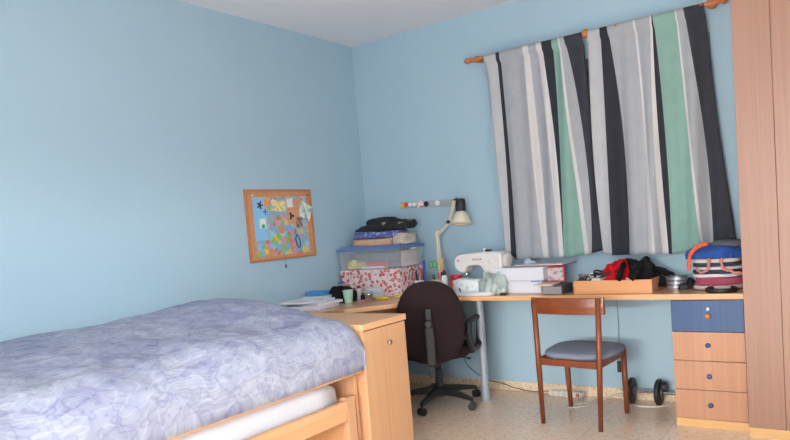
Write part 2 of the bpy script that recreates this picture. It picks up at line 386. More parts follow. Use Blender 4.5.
# duvet
def duvet_mat():
    m = bpy.data.materials.new('lilac_sketch_print'); m.use_nodes = True; nt = m.node_tree; p = nt.nodes['Principled BSDF']
    p.inputs['Roughness'].default_value = .9; p.inputs['Specular IOR Level'].default_value = .2
    tc = nt.nodes.new('ShaderNodeTexCoord')
    def nz(scale, det=3, off=0):
        n = nt.nodes.new('ShaderNodeTexNoise'); n.inputs['Scale'].default_value = scale; n.inputs['Detail'].default_value = det
        mp = nt.nodes.new('ShaderNodeMapping'); mp.inputs['Location'].default_value = (off, off*2, 0)
        nt.links.new(tc.outputs['UV'], mp.inputs['Vector']); nt.links.new(mp.outputs[0], n.inputs['Vector']); return n
    def mth(op, a, b=None, c=None, clamp=False):
        k = nt.nodes.new('ShaderNodeMath'); k.operation = op; k.use_clamp = clamp
        for i, q in enumerate((a, b, c)):
            if q is None: continue
            if isinstance(q, (int, float)): k.inputs[i].default_value = q
            else: nt.links.new(q, k.inputs[i])
        return k.outputs[0]
    # contour lines of noise = sketchy garment outlines
    wv = nz(3.2, 2); w2 = nz(7.5, 2, 3)
    l1 = mth('ABSOLUTE', mth('SUBTRACT', mth('FRACT', mth('MULTIPLY', wv.outputs['Fac'], 9)), .5))
    line1 = mth('SUBTRACT', 1, mth('MULTIPLY', l1, 9), clamp=True)
    l2 = mth('ABSOLUTE', mth('SUBTRACT', mth('FRACT', mth('MULTIPLY', w2.outputs['Fac'], 7)), .5))
    line2 = mth('SUBTRACT', 1, mth('MULTIPLY', l2, 8), clamp=True)
    # seams between printed garments
    vo = nt.nodes.new('ShaderNodeTexVoronoi'); vo.feature = 'DISTANCE_TO_EDGE'; vo.inputs['Scale'].default_value = 4.2
    va = nt.nodes.new('ShaderNodeVectorMath'); va.operation = 'MULTIPLY_ADD'; va.inputs[1].default_value = (.25, .25, .25)
    nt.links.new(wv.outputs['Color'], va.inputs[0]); nt.links.new(tc.outputs['UV'], va.inputs[2]); nt.links.new(va.outputs[0], vo.inputs['Vector'])
    seam = mth('SUBTRACT', 1, mth('MULTIPLY', vo.outputs['Distance'], 22), clamp=True)
    vc = nt.nodes.new('ShaderNodeTexVoronoi'); vc.inputs['Scale'].default_value = 4.2; nt.links.new(va.outputs[0], vc.inputs['Vector'])
    sp = nt.nodes.new('ShaderNodeSeparateColor'); nt.links.new(vc.outputs['Color'], sp.inputs[0])
    # hatching inside some garments
    wa = nt.nodes.new('ShaderNodeTexWave'); wa.inputs['Scale'].default_value = 11; wa.inputs['Distortion'].default_value = 3; wa.inputs['Detail'].default_value = 2
    wa.inputs['Detail Scale'].default_value = .7
    nt.links.new(va.outputs[0], wa.inputs['Vector'])
    hatch = mth('MULTIPLY', mth('GREATER_THAN', sp.outputs[1], .5), mth('POWER', wa.outputs['Fac'], 3))
    patch = nz(2.2, 3, 7)
    fine = nz(11, 4, 21)
    tot = mth('ADD', mth('MULTIPLY', patch.outputs['Fac'], .55), mth('MULTIPLY', sp.outputs[0], .22))
    tot = mth('ADD', tot, mth('MULTIPLY', mth('SUBTRACT', fine.outputs['Fac'], .5), .75))
    tot = mth('SUBTRACT', tot, mth('MULTIPLY', line1, .16))
    tot = mth('ADD', tot, mth('MULTIPLY', line2, .22)); tot = mth('ADD', tot, mth('MULTIPLY', seam, .13))
    tot = mth('SUBTRACT', tot, mth('MULTIPLY', hatch, .12)); tot = mth('ADD', tot, .02, clamp=True)
    cr = nt.nodes.new('ShaderNodeValToRGB'); e = cr.color_ramp.elements
    e[0].color = lin((188, 194, 208)); e[1].position = .85; e[1].color = lin((122, 127, 164)); e.new(.36).color = lin((160, 166, 187))
    nt.links.new(tot, cr.inputs[0]); nt.links.new(cr.outputs[0], p.inputs['Base Color'])
    b2 = nz(5, 6, 11); bp = nt.nodes.new('ShaderNodeBump'); bp.inputs['Strength'].default_value = .5; bp.inputs['Distance'].default_value = .02
    nt.links.new(b2.outputs['Fac'], bp.inputs['Height']); nt.links.new(bp.outputs[0], p.inputs['Normal'])
    return m
bm = bmesh.new(); uvl = bm.loops.layers.uv.new('uv')
NU, NV = 90, 130; grid = []
def sm(a, b, x):
    t = max(0, min(1, (x-a)/(b-a))); return t*t*(3-2*t)
for j in range(NV+1):
    v = j/NV; y = -3.74+(3.74-1.752)*v
    endf = sm(0, .16, 1-v)**.5 if v > .84 else 1
    fe = 1-.10*max(0, (v-.9)/.1)**3
    row = []
    ztop = .868+.004*v; hump = .05*math.exp(-((v-.93)/.22)**2)
    for i in range(NU+1):
        s = i/NU
        # section: wall (s=0) -> crest -> side -> lower hem (s=1)
        if s < .62:
            q = s/.62; x = .012+1.06*q; z = ztop-.055*q**2.2-(.03*(1-q)**6)+hump*sin(pi*min(1, q*1.0))**.8*1.1
        else:
            q = (s-.62)/.38; a = q*pi*.5
            zc = ztop-.055; hh = zc-.548
            x = 1.072+.212*sin(a)**.85-(.03*max(0, q-.75)/.25); z = .536+(hh+.012)*cos(a)**.8 if q < 1 else .536
        k = max(0, z-.536)
        z = .536+k*fe
        if v > .86:   # round the end over
            e = (v-.86)/.14; xr = 1-.008*e**3
            z = .536+(z-.536)*(1-.10*e**6)
            x = .012+(x-.012)*xr
        yy = y+(.0 if v < .9 else 0)
        P = Vector((x, yy, z))
        am = .012*min(1, k*8)
        n1 = noise.noise(P*3.1)*1.5; n2 = (1-abs(noise.noise(Vector((P.x*6, P.y*4.5, P.z*6))))*2.4)*.8; n3 = noise.noise(P*14)*.5
        P.z += am*(n1+n2*.6+n3); P.x = max(.006, P.x+am*.35*(n1+n3)*(s > .62))
        if s > .985: P.z = .536+.004*n3
        row.append(bm.verts.new(P))
    grid.append(row)
for j in range(NV):
    for i in range(NU):
        f = bm.faces.new((grid[j][i], grid[j][i+1], grid[j+1][i+1], grid[j+1][i]))
        for lp, (a, b) in zip(f.loops, ((i, j), (i+1, j), (i+1, j+1), (i, j+1))): lp[uvl].uv = (a/NU*1.6, b/NV*2.0)
# close the ends down to the mattress top
for row in (grid[0], grid[-1]):
    low = [bm.verts.new((v.co.x, v.co.y+(-.004 if row is grid[-1] else 0), .5475)) for v in row]
    for i in range(NU):
        f = bm.faces.new((row[i], row[i+1], low[i+1], low[i]))
        for lp, (a, b) in zip(f.loops, ((i, 0), (i+1, 0), (i+1, 1), (i, 1))): lp[uvl].uv = (a/NU*1.6, 2.0+b*.15)
o = tag(link('duvet', bm, duvet_mat(), smooth=True), 'puffy lilac duvet with a sketched clothing print spread over the bed', 'duvet')

# ------------------------------------------------------------------ curtains
LG = [(1.199,1.233,1.243),(1.289,1.296,1.282),(1.316,1.325,1.322),(1.487,1.501,1.52),(1.526,1.543,1.56),(1.579,1.623,1.644),(1.617,1.66,1.67),(1.685,1.69,1.671),(1.729,1.77,1.811),(1.742,1.787,1.844),(1.768,1.855,1.858),(1.886,1.914,1.936)]
LGb = [.985,.977,.941,.946,.945,.948,.947,.947,.953,.958,.964,.98]
RG = [(1.922,1.913,1.935),(1.998,1.999,1.996),(2.044,2.096,2.094),(2.199,2.223,2.217),(2.211,2.241,2.258),(2.299,2.282,2.296),(2.308,2.307,2.328),(2.313,2.345,2.348),(2.438,2.472,2.519),(2.444,2.486,2.53),(2.484,2.554,2.578),(2.594,2.637,2.702)]
RGb = [.954,.945,.941,.941,.939,.937,.936,.935,.951,.95,.971,.999]
def cloth_mat(name, c, var=.05):
    return mat(name, c, .95, bump=.15, bscale=500, spec=.1, var=var, vscale=14)
CM = [cloth_mat('curtain_pale_grey', (186, 188, 192)), cloth_mat('curtain_charcoal', (56, 57, 65), .1), cloth_mat('curtain_grey', (168, 172, 178)),
      cloth_mat('curtain_white', (212, 210, 210), .03), cloth_mat('curtain_grey_blue', (166, 170, 178)), cloth_mat('curtain_mint', (136, 172, 163)), cloth_mat('curtain_denim', (62, 64, 72), .12)]
def curtain(tab, bots, idx, label, ztop, seed):
    bm = bmesh.new(); xs = []; ms = []; SUBD = 6
    for b in range(len(tab)-1):
        for k in range(SUBD): xs.append((b, k/SUBD)); ms.append(idx[b])
    xs.append((len(tab)-2, 1.0)); NZ = 60; rows = []
    for j in range(NZ+1):
        tz = j/NZ; row = []
        for (b, q) in xs:
            def X(tb):
                t0, t1, t2 = tb; u = tz*2
                return t0*(1-u)*(2-u)/2+t1*u*(2-u)+t2*u*(u-1)/2
            x = X(tab[b])*(1-q)+X(tab[b+1])*q
            zb = bots[b]*(1-q)+bots[b+1]*q
            z = ztop+(zb-ztop)*tz
            # folds deepen downwards; they are vertical waves across the cloth
            f = noise.noise(Vector((x*9+seed, tz*.9, seed)))*1.5+sin((x-tab[0][0])*52+seed+tz*1.1)*.5+noise.noise(Vector((x*26, tz*1.3, seed+4)))*.35
            y = -.085+.030*f*(.35+.65*min(1, tz*1.6))
            if tz < .035: y = -.09+(y+.09)*.4-.016
            row.append(bm.verts.new((x, y, z)))
        rows.append(row)
    for j in range(NZ):
        for i in range(len(xs)-1):
            f = bm.faces.new((rows[j][i], rows[j][i+1], rows[j+1][i+1], rows[j+1][i])); f.material_index = ms[i]; f.smooth = True
    o = link('curtain', bm, CM, smooth=True, solid=.003)
    return tag(o, label, 'curtain', 'striped curtains')
ix = [0, 1, 2, 3, 4, 3, 1, 5, 3, 2, 6]
curtain(LG, LGb, ix, 'striped curtain nearer the desk lamp, hanging behind the white boxes', 2.345, 1.3)
curtain(RG, RGb, ix, 'striped curtain nearer the wardrobe, with the wider mint band', 2.345, 5.2)
t = thing('curtain_rod', 'orange pine curtain rod with turned ends above the striped curtains', 'curtain rod', (0, -.09, 2.338))
link('pole', tube([(1.10, 0, .0), (2.66, 0, 0)], .0125, 16), PINE, t, smooth=False)
for s, x in ((-1, 1.10), (1, 2.66)):
    link('finial', lathe([(.013, 0), (.019, s*.006), (.013, s*.014), (.012, s*.02), (.021, s*.032), (.019, s*.044), (.009, s*.054), (.003, s*.062)], 18, c=(x, 0, 0), axis='x'), PINE, t, smooth=True)
for x in (1.904, 2.628):
    link('bracket', lathe([(.012, .0775), (.014, .06), (.014, .02), (.026, .014), (.028, 0), (.026, -.014), (.012, -.022)], 18, c=(x, .012, 0), axis='y'), PINE, t, smooth=True)
link('bracket', lathe([(.012, .0775), (.014, .06), (.014, .02), (.024, .012), (.024, 0), (.012, -.012)], 18, c=(1.14, .012, 0), axis='y'), PINE, t, smooth=True)

# ------------------------------------------------------------------ cork board and what is pinned on it
t = thing('cork_board', 'square cork pin board in a wooden frame hanging on the blue wall', 'pin board', (.0, -.975, 1.317))
CORK = ramp_mat('cork', 'noise', 120, [(.35, (196, 138, 98)), (.65, (212, 158, 118))], rough=.9)
hw, hh = .318, .24
link('cork_panel', bx(.002, .012, -hw+.016, hw-.016, -hh+.016, hh-.016), CORK, t)
link('frame', bx((.002, .02, -hw, hw, hh-.016, hh), (.002, .02, -hw, hw, -hh, -hh+.016), (.002, .02, -hw, -hw+.016, -hh+.016, hh-.016), (.002, .02, hw-.016, hw, -hh+.016, hh-.016)), wood('board_frame', (188, 118, 74), (204, 136, 92), 'y'), t, bevel=.002)
def on_board(name, label, cat, y0, y1, z0, z1, m, x=.0125, th=.0012, ang=0, bmx=None):
    yc, zc = (y0+y1)/2, (z0+z1)/2
    bm = bmx or bx(0, th, y0-yc, y1-yc, z0-zc, z1-zc)
    return tag(link(name, bm, m, loc=(x, yc-.975, zc+1.317), rot=(rad(ang), 0, 0)), label, cat)
mp_stops = [(0, (132, 178, 208)), (.30, (150, 192, 214)), (.38, (150, 188, 104)), (.49, (222, 198, 92)), (.59, (214, 146, 96)), (.68, (206, 150, 176)), (.76, (206, 168, 150)), (.86, (164, 202, 218)), (.94, (206, 126, 104))]
MAP = ramp_mat('map_print', 'vcell', 25, mp_stops, rough=.5, distort=.11, const=True)
on_board('map_poster', 'colourful printed map pinned over most of the cork board', 'map', -.255, .262, -.21, .19, MAP, x=.0125)
on_board('blue_sheet', 'pale blue strip at the edge of the map on the board', 'paper', -.258, -.14, -.10, .185, mat('sea_blue', (140, 194, 232), .5), x=.0140, ang=0)
on_board('cork_tile', 'bare brown sheet in the upper part of the pinned map', 'paper', .06, .2, .0, .17, mat('tan_sheet', (214, 158, 122), .8), x=.0140)
on_board('gold_card', 'shiny gold card pinned near the top of the board', 'card', -.09, .05, .09, .165, ramp_mat('gold_foil', 'noise', 40, [(.35, (206, 182, 110)), (.6, (240, 228, 170))], rough=.3), x=.0155, ang=-4)
on_board('white_note', 'small pale square note pinned beside the gold card', 'note', .062, .12, .115, .175, PAPER, x=.0155, ang=3)
on_board('photo_sheet', 'curling white and green sheet sticking out over the board frame', 'paper', .18, .30, .03, .14, ramp_mat('photo_print', 'noise', 22, [(.4, (236, 238, 238)), (.55, (188, 214, 196)), (.65, (120, 160, 180))], rough=.5), x=.021, ang=-24)
on_board('dark_photo', 'small grey and brown picture pinned under the curling sheet', 'picture', .14, .20, -.03, .04, ramp_mat('dusky_print', 'noise', 40, [(.4, (90, 84, 84)), (.6, (190, 150, 140))], rough=.5), x=.0175, ang=-10)
on_board('green_card', 'white card with a green blot pinned at the map edge', 'card', -.21, -.155, -.02, .045, ramp_mat('green_blot', 'voronoi', 20, [(.35, (60, 160, 96)), (.5, (226, 232, 224))], rough=.5), x=.0155)
def flower(cy, cz, r, n, x):
    bm = bmesh.new(); pts = []
    for k in range(n*6):
        a = 2*pi*k/(n*6); q = r*(.62+.38*cos(n*a)); pts.append((q*cos(a), q*sin(a)))
    a = [bm.verts.new((0, p, q)) for p, q in pts]; b = [bm.verts.new((.003, p, q)) for p, q in pts]
    bm.faces.new(a); bm.faces.new(b[::-1])
    for i in range(len(a)): bm.faces.new((a[i], a[(i+1) % len(a)], b[(i+1) % len(a)], b[i]))
    return bm
def charm(name, label, y, z, r, n, m, x=.0155):
    return tag(link(name, flower(0, 0, r, n, 0), m, loc=(x, -.975+y, 1.317+z)), label, 'charm')
charm('flower_charm', 'black star shaped charm hung near the upper corner of the board', -.195, .135, .03, 5, BLACK)
charm('paper_figure', 'orange cut-out figure pinned at the top edge of the board', -.135, .15, .036, 3, mat('orange_card', (236, 150, 52), .6))
charm('key_charm', 'tiny blue charm hanging below the orange figure', -.15, .09, .022, 4, mat('blue_charm', (60, 110, 190), .4))
charm('clip_charm', 'black bow shaped charm pinned on the bare brown sheet', .095, .055, .028, 3, BLACK, .0165)
charm('heart_charm', 'bright pink heart shaped charm in the lower part of the board', .085, -.125, .034, 3, mat('pink_charm', (240, 110, 170), .5), .0165)
tag(link('lanyard', tube(curve_pts([(.02, -1.075, 1.46), (.022, -1.10, 1.40), (.024, -1.095, 1.31), (.028, -1.07, 1.265), (.024, -1.045, 1.31), (.022, -1.045, 1.39), (.02, -1.065, 1.46)]), .004, 8, flat=.5), mat('silvery_lanyard', (170, 186, 200), .4), smooth=True), 'grey lanyard loop hanging down the middle of the board', 'lanyard')
tag(link('necklace', tube(curve_pts([(.02, -.975+.13, 1.24), (.021, -.975+.115, 1.21), (.023, -.975+.125, 1.16), (.021, -.975+.15, 1.15), (.021, -.975+.155, 1.20), (.02, -.975+.13, 1.24)]), .003, 8), BLACK, smooth=True), 'black cord loop hanging beside the pink charm', 'cord')
bm = tube([(.02, -.985, 1.12), (.024, -.985, 1.04)], .0012, 6); lathe([(.003, 0), (.007, .006), (.007, .02), (.002, .026)], 10, bm, c=(.024, -.985, 1.016))
tag(link('hanging_key', bm, mat('tarnished_metal', (120, 120, 124), .4, .7)), 'small metal pendant hanging on a string below the board frame', 'pendant')
for k, (y, z) in enumerate(((-.26, .2), (-.05, .178), (.11, .178), (.27, .2), (.21, .1))):
    tag(link('push_pin', lathe([(.004, 0), (.005, .006), (.006, .009), (.002, .011)], 10, c=(.0, 0, 0), axis='x'), mat('pin_red' if k % 2 else 'pin_white', (190, 60, 50) if k % 2 else (230, 230, 230), .4), loc=(.0145+(.008 if k == 4 else .002), -.975+y, 1.317+z)), ['white pin head near the upper corner of the board by the black star', 'red pin head at the top of the gold card', 'white pin head over the small pale square note', 'red pin head at the board corner nearest the desk', 'white pin head holding the curling sheet'][k], 'push pin', 'pins on the cork board')

# ------------------------------------------------------------------ magnetic strip on the wall
t = tag(link('magnetic_strip', bx(.352, .86, -.014, -.001, -.026, .026), mat('brushed_steel', (168, 172, 178), .5, .1), loc=(0, 0, 1.412), rot=(0, rad(2.25), 0)), 'grey steel magnet strip fixed on the wall behind the lamp', 'magnet strip')
MG = [(.372, -.006, .018, (232, 190, 60), 'round yellow magnet at the end of the steel strip'), (.407, .004, .018, (220, 76, 62), 'round red magnet on the steel strip beside the yellow one'),
      (.448, .004, .017, (232, 234, 236), 'white magnet next to the red one on the strip'), (.483, .004, .017, (236, 236, 236), 'white magnet beside the red and white patterned one'),
      (.592, 0, .02, (36, 36, 40), 'single black round magnet on the steel strip'), (.69, .002, .021, (226, 228, 230), 'lone white round magnet nearest the lamp head on the strip')]
for x, dz, r, c, lb in MG:
    tag(link('magnet', lathe([(r, 0), (r, -.006), (r*.85, -.009)], 20, axis='y'), mat('magnet_%d_%d' % (c[0], c[1]), c, .4), loc=(x, -.0155, 1.412-.0393*x+dz)), lb, 'magnet')
m = lathe([(.03, 0), (.03, -.006), (.027, -.009)], 24, axis='y')
tag(link('magnet', m, ramp_mat('red_white_disc', 'voronoi', 60, [(.3, (214, 60, 80)), (.5, (238, 232, 234))], rough=.4), loc=(.535, -.0155, 1.392)), 'large red and white patterned magnet sticking out over the strip', 'magnet')

# ------------------------------------------------------------------ desk lamp
CREAM = mat('cream_enamel', (226, 214, 192), .3)
t = thing('desk_lamp', 'cream jointed desk lamp with a black neck standing against the wall', 'lamp', (.738, -.13, .74))
link('base', lathe([(.055, 0), (.055, .012), (.05, .018), (.014, .022), (.012, .05)], 28), CREAM, t, smooth=False)
link('lower_arm', tube([(-.006, 0, .03), (-.006, 0, .42)], .0085, 10, tube([(.012, 0, .03), (.012, 0, .42)], .0045, 8)), CREAM, t)
e1 = Vector((.003, 0, .425)); e2 = Vector((.105, -.0, .50)); e3 = Vector((.160, -.0, .65))
u = link('upper_arm', tube([e1, e2, e3], .008, 10, tube([e1+Vector((.012, 0, -.012)), e2+Vector((.014, 0, -.006)), e3+Vector((.014, 0, 0))], .0045, 8)), CREAM, t)
link('joint', lathe([(.014, -.014), (.014, .014)], 16, c=tuple(e1), axis='y'), CREAM, t)
link('joint', lathe([(.012, -.014), (.012, .014)], 16, c=tuple(e2), axis='y'), BLACK, t)
bm = bmesh.new()
tube([e1+Vector((.02, -.012, .02))+Vector((.006*sin(k*1.2), .006*cos(k*1.2), 0))+(e2-e1)*k/50*.8 for k in range(50)], .0015, 5, bm)
link('spring', bm, CHROME, u)
hd = Vector((.226, -.03, .598))
ax = (Vector((.04, -.16, -1))).normalized(); q = Vector((0, 0, -1)).rotation_difference(ax).to_euler()
sh = link('lamp_shade', lathe([(.026, .0), (.034, -.006), (.052, -.03), (.067, -.065), (.071, -.088), (.067, -.094), (.064, -.088), (.06, -.066), (.046, -.032), (.028, -.01), (.022, -.004)], 32, closed=True), CREAM, t, smooth=True, loc=tuple(hd-Vector((0, 0, .03))), rot=q)
link('neck', lathe([(.02, -.004), (.033, .0), (.036, .004), (.036, .055), (.035, .078), (.03, .086), (.012, .09)], 28), BLACK, t, smooth=True, loc=tuple(hd-Vector((0, 0, .03))), rot=q)
link('bulb', lathe([(.012, 0), (.014, -.02), (.024, -.045), (.026, -.06), (.018, -.078), (.003, -.084)], 20), mat('frosted_bulb', (236, 232, 222), .3), t, smooth=True, loc=tuple(hd-Vector((0, 0, .03))), rot=q)
link('hinge', tube([tuple(e3), (.19, -.015, .662), (.20, -.02, .62)], .007, 8), BLACK, t)

# ------------------------------------------------------------------ patterned storage box, clear bin and folded things
SW = ramp_mat('red_swirl_paper', 'voronoi', 25, [(0, (186, 70, 78)), (.10, (226, 210, 208)), (.2, (188, 74, 80)), (.36, (190, 84, 88)), (.46, (224, 206, 206)), (.70, (228, 212, 212)), (1, (196, 96, 96))], rough=.7, distort=.03, stretch=(1.2, 1.2, 1.2))
t = thing('storage_box', 'white cardboard box printed with red swirls, under the clear plastic bin', 'box', (.305, -.27, .74))
link('body', bx(-.27, .27, -.145, .145, 0, .165), SW, t, bevel=.002)
link('box_lid', bx(-.277, .277, -.151, .151, .1655, .2), SW, t, bevel=.003)
def bin_mat():
    m = bpy.data.materials.new('clear_plastic'); m.use_nodes = True; nt = m.node_tree
    p = nt.nodes['Principled BSDF']; p.inputs['Base Color'].default_value = (.8, .84, .86, 1); p.inputs['Roughness'].default_value = .3
    p.inputs['Alpha'].default_value = .16
    return m
t = thing('plastic_bin', 'clear plastic storage bin with a blue lid on top of the swirl printed box', 'bin', (.31, -.27, .941))
def tray_bm(w0, d0, w1, d1, h, th, zb=0):
    bm = bmesh.new()
    def ring(w, d, z): return [bm.verts.new(p) for p in ((-w/2, -d/2, z), (w/2, -d/2, z), (w/2, d/2, z), (-w/2, d/2, z))]
    a = ring(w0, d0, zb); b = ring(w1, d1, h); c = ring(w1-th*2, d1-th*2, h); d = ring(w0-th*2, d0-th*2, zb+th)
    for r1, r2 in ((a, b), (b, c), (c, d)):
        for k in range(4): bm.faces.new((r1[k], r1[(k+1) % 4], r2[(k+1) % 4], r2[k]))
    bm.faces.new(a[::-1]); bm.faces.new(d); return bm
link('body', tray_bm(.53, .28, .575, .305, .15, .003), bin_mat(), t, bevel=.002)
LID = mat('blue_lid', (112, 138, 190), .4, alpha=.92)
link('lid', bx((-.296, .296, -.16, .16, .1505, .158), (-.296, .296, -.16, -.155, .138, .150), (-.296, .296, .155, .16, .138, .150), (-.296, -.291, -.1545, .1545, .138, .150), (.291, .296, -.1545, .1545, .138, .150), (-.27, .27, -.14, .14, .1585, .170)), LID, t, bevel=.003)
for s in (-1, 1): link('clip', bx(s*.302-.004, s*.302+.004, -.03, .03, .128, .136), mat('white_clip', (225, 228, 232), .4), t)
def put(name, label, cat, bm, m, x, y, z, rz=0, group=None, smooth=True, **k):
    return tag(link(name, bm, m, loc=(x, y, z), rot=(0, 0, rad(rz)), smooth=smooth, **k), label, cat, group)
put('grey_bundle', 'grey folded fabric filling the clear plastic bin', 'fabric', folded(.44, .2, .11, 2, 3), mat('grey_cloth', (128, 132, 142), .9, var=.1), .31, -.25, .946)
put('pink_packet', 'pinkish red packet against the front wall of the clear bin', 'packet', bx(-.09, .09, -.008, .008, 0, .045), mat('pink_red', (232, 84, 98), .5), .36, -.385, .945, 0, smooth=False, bevel=.004)
put('white_packet', 'white strip lying below the pinkish packet in the bin', 'packet', bx(-.1, .1, -.004, .004, 0, .016), PAPER, .33, -.398, .945, 0, smooth=False)
put('yellow_packet', 'yellow crumpled packet in the corner of the clear bin', 'packet', heap(.05, .02, .06, 4, .4, 3), mat('yellow_soft', (226, 210, 120), .7), .13, -.378, .945)
put('beige_roll', 'beige crumpled cloth beside the yellow packet in the bin', 'fabric', heap(.04, .018, .05, 8, .4, 3), mat('beige_soft', (206, 186, 130), .7), .21, -.382, .945)
put('paper_bundle', 'pale papers at the side of the clear bin', 'papers', folded(.04, .2, .11, 9, 3), mat('pale_bundle', (206, 196, 190), .8), .560, -.26, .947)
TOPZ = 1.112
put('folded_cloth', 'folded beige cloth lying on the blue bin lid', 'folded cloth', folded(.38, .22, .05, 3, 2), mat('beige_cloth', (204, 168, 140), .9, var=.1, vscale=12), .29, -.27, TOPZ)
put('folded_cloth', 'small cream and grey cloth at the lid edge, beside the beige one', 'folded cloth', folded(.12, .2, .07, 13, 2, .02), mat('cream_grey_cloth', (190, 180, 168), .9, var=.2, vscale=40), .535, -.26, TOPZ)
put('folded_cloth', 'folded violet blue cloth in the pile under the black garment', 'folded cloth', folded(.42, .25, .045, 5, 2, .016), ramp_mat('blue_pattern_cloth', 'noise', 60, [(.4, (66, 76, 140)), (.55, (96, 112, 178)), (.66, (190, 200, 225))]), .33, -.27, TOPZ+.056, 3)
put('black_garment', 'crumpled black garment with beige stripes crowning the pile on the bin', 'garment', heap(.22, .11, .085, 3, .35, 1.8, power=.9), ramp_mat('black_striped_cloth', 'noise', 9, [(.0, (24, 24, 28)), (.665, (28, 28, 32)), (.69, (186, 170, 148)), (.72, (30, 30, 34))], stretch=(1, 3, 1), bump=.4), .38, -.27, TOPZ+.106, 4)

# ------------------------------------------------------------------ pen cups etc.
def cup(name, label, x, y, z, r, h, m, handle=False):
    t = thing(name, label, 'cup', (x, y, z))
    link('body', lathe([(r*.85, 0), (r, h), (r*.9, h), (r*.76, .006)], 24, closed=True), m, t, smooth=False)
    return t
cup('pen_cup', 'pale pen holder next to the swirl printed box, full of pens', .66, -.30, .74, .035, .10, WHITE)
cup('pen_cup', 'wide pale pen holder in front of the lamp, with scissors in it', .80, -.26, .74, .045, .10, mat('beige_cup', (210, 196, 180), .5))
def pen(label, x, y, z0, dx, dy, h, c, r=.0045):
    t = thing('pen', label, 'pen', (x, y, z0), rot=(-math.atan2(dy, h), math.atan2(dx, h), 0))
    link('barrel', lathe([(.001, 0), (r, .012), (r, h*.78)], 10), mat('pen_%d_%d_%d' % c, c, .4), t)
    link('cap', lathe([(r*1.1, h*.78), (r*1.15, h*.8), (r*1.1, h), (r*.5, h*1.01)], 10), mat('pen_%d_%d_%d' % c, c, .4), t)
P1 = [((30, 50, 60), 'dark green pen leaning out of the holder beside the swirl printed box'), ((200, 60, 60), 'red pen in the holder beside the swirl printed box'), ((40, 60, 150), 'navy pen in the holder beside the swirl printed box'), ((220, 140, 140), 'pink pen in the holder beside the swirl printed box'), ((30, 30, 36), 'black pen in the holder beside the swirl printed box'), ((220, 120, 60), 'orange pen in the holder beside the swirl printed box')]
for k, (c, lb) in enumerate(P1):
    a = k*1.05+.4; pen(lb, .66+.012*cos(a), -.30+.012*sin(a), .748, .028*cos(a), .02*sin(a), .145+.012*(k % 3), c)
pen('tall thick blue marker standing upright behind the black chair back', .688, -.28, .748, .012, 0, .232, (36, 60, 180), .009)
P2 = [((40, 150, 170), 'teal pen in the wide holder before the lamp'), ((40, 50, 120), 'dark blue pen in the wide holder before the lamp'), ((220, 180, 60), 'yellow pencil in the wide holder before the lamp'), ((60, 140, 80), 'green pen in the wide holder before the lamp'), ((210, 90, 120), 'rose pen in the wide holder before the lamp')]
for k, (c, lb) in enumerate(P2):
    a = k*1.25+.2; pen(lb, .80+.018*cos(a), -.26+.018*sin(a), .748, .03*cos(a), .02*sin(a), .13+.01*(k % 3), c)
tag(link('ruler', bx(-.014, .014, -.001, .001, 0, .235), wood('ruler_wood', (214, 176, 110), (226, 190, 126), 'z'), loc=(.80, -.235, .75), rot=(rad(-6), rad(2), 0)), 'wooden ruler standing upright in the wide pen holder', 'ruler')
t = thing('scissors', 'pair of scissors with green loop handles in the wide pen holder', 'scissors', (.782, -.275, .778), rot=(0, rad(-4), 0))
link('blade', prism([(-.006, -.001), (.006, -.001), (.006, .001), (-.006, .001)], 0, .14), CHROME, t)
GRN = mat('green_handle', (70, 180, 90), .4)
for s in (-1, 1):
    link('handle', tube([(s*.017+.017*cos(a), 0, .17+.026*sin(a)) for a in [2*pi*k/20 for k in range(21)]], .0045, 8), GRN, t, smooth=True)
t = thing('glue_bottle', 'slim white bottle with a black cap beside the red tin', 'bottle', (.88, -.31, .74))
link('body', lathe([(.021, 0), (.023, .004), (.023, .115), (.018, .128), (.009, .132)], 22), mat('bottle_white', (220, 224, 232), .4), t, smooth=False)
link('cap', lathe([(.013, .132), (.013, .15), (.008, .165), (.004, .17)], 18), BLACK, t)
t = thing('red_tin', 'open red tin can standing beside the sewing machine', 'tin', (.95, -.27, .74))
link('body', lathe([(.044, 0), (.044, .125), (.041, .125), (.041, .004)], 28, closed=True), mat('red_tin_paint', (206, 30, 38), .35, var=.08), t, smooth=False)
link('paper_strip', bx(-.018, .018, -.0462, -.0445, .03, .09), mat('tin_patch', (226, 110, 90), .5), t)

# ------------------------------------------------------------------ sewing machine
SWH = mat('sewing_white', (236, 232, 228), .35)
t = thing('sewing_machine', 'white sewing machine with a round stitch dial beside the red tin', 'sewing machine', (1.13, -.22, .74), rad(-3))
def rounded_profile(pts, y0, y1):
    bm = bmesh.new(); a = [bm.verts.new((x, y0, z)) for x, z in pts]; b = [bm.verts.new((x, y1, z)) for x, z in pts]
    bm.faces.new(a); bm.faces.new(b[::-1])
    for i in range(len(a)): bm.faces.new((a[i], b[i], b[(i+1) % len(a)], a[(i+1) % len(a)]))
    return bm
body = [(-.165, .155), (-.185, .175), (-.19, .215), (-.18, .245), (-.155, .262), (-.1, .27), (.03, .276), (.15, .276), (.175, .268), (.185, .24), (.185, 0.055), (.185, 0), (.05, 0), (.05, .11), (.045, .15), (.03, .175), (.005, .188), (-.05, .188), (-.085, .182), (-.1, .165), (-.105, .14), (-.14, .14)]
link('body', rounded_profile(body, -.055, .055), SWH, t, bevel=.012)
link('bed_plate', bx(-.19, .05, -.05, .05, 0, .075), SWH, t, bevel=.008)
link('dial', lathe([(.024, 0), (.023, -.01), (.014, -.013)], 24, c=(.115, -.055, .20), axis='y'), SWH, t, smooth=False)
link('hand_wheel', lathe([(.03, 0), (.047, .004), (.05, .012), (.05, .028), (.042, .034), (.02, .036)], 28, c=(.185, 0, .215), axis='x'), mat('wheel_cream', (226, 218, 210), .4), t, smooth=False)
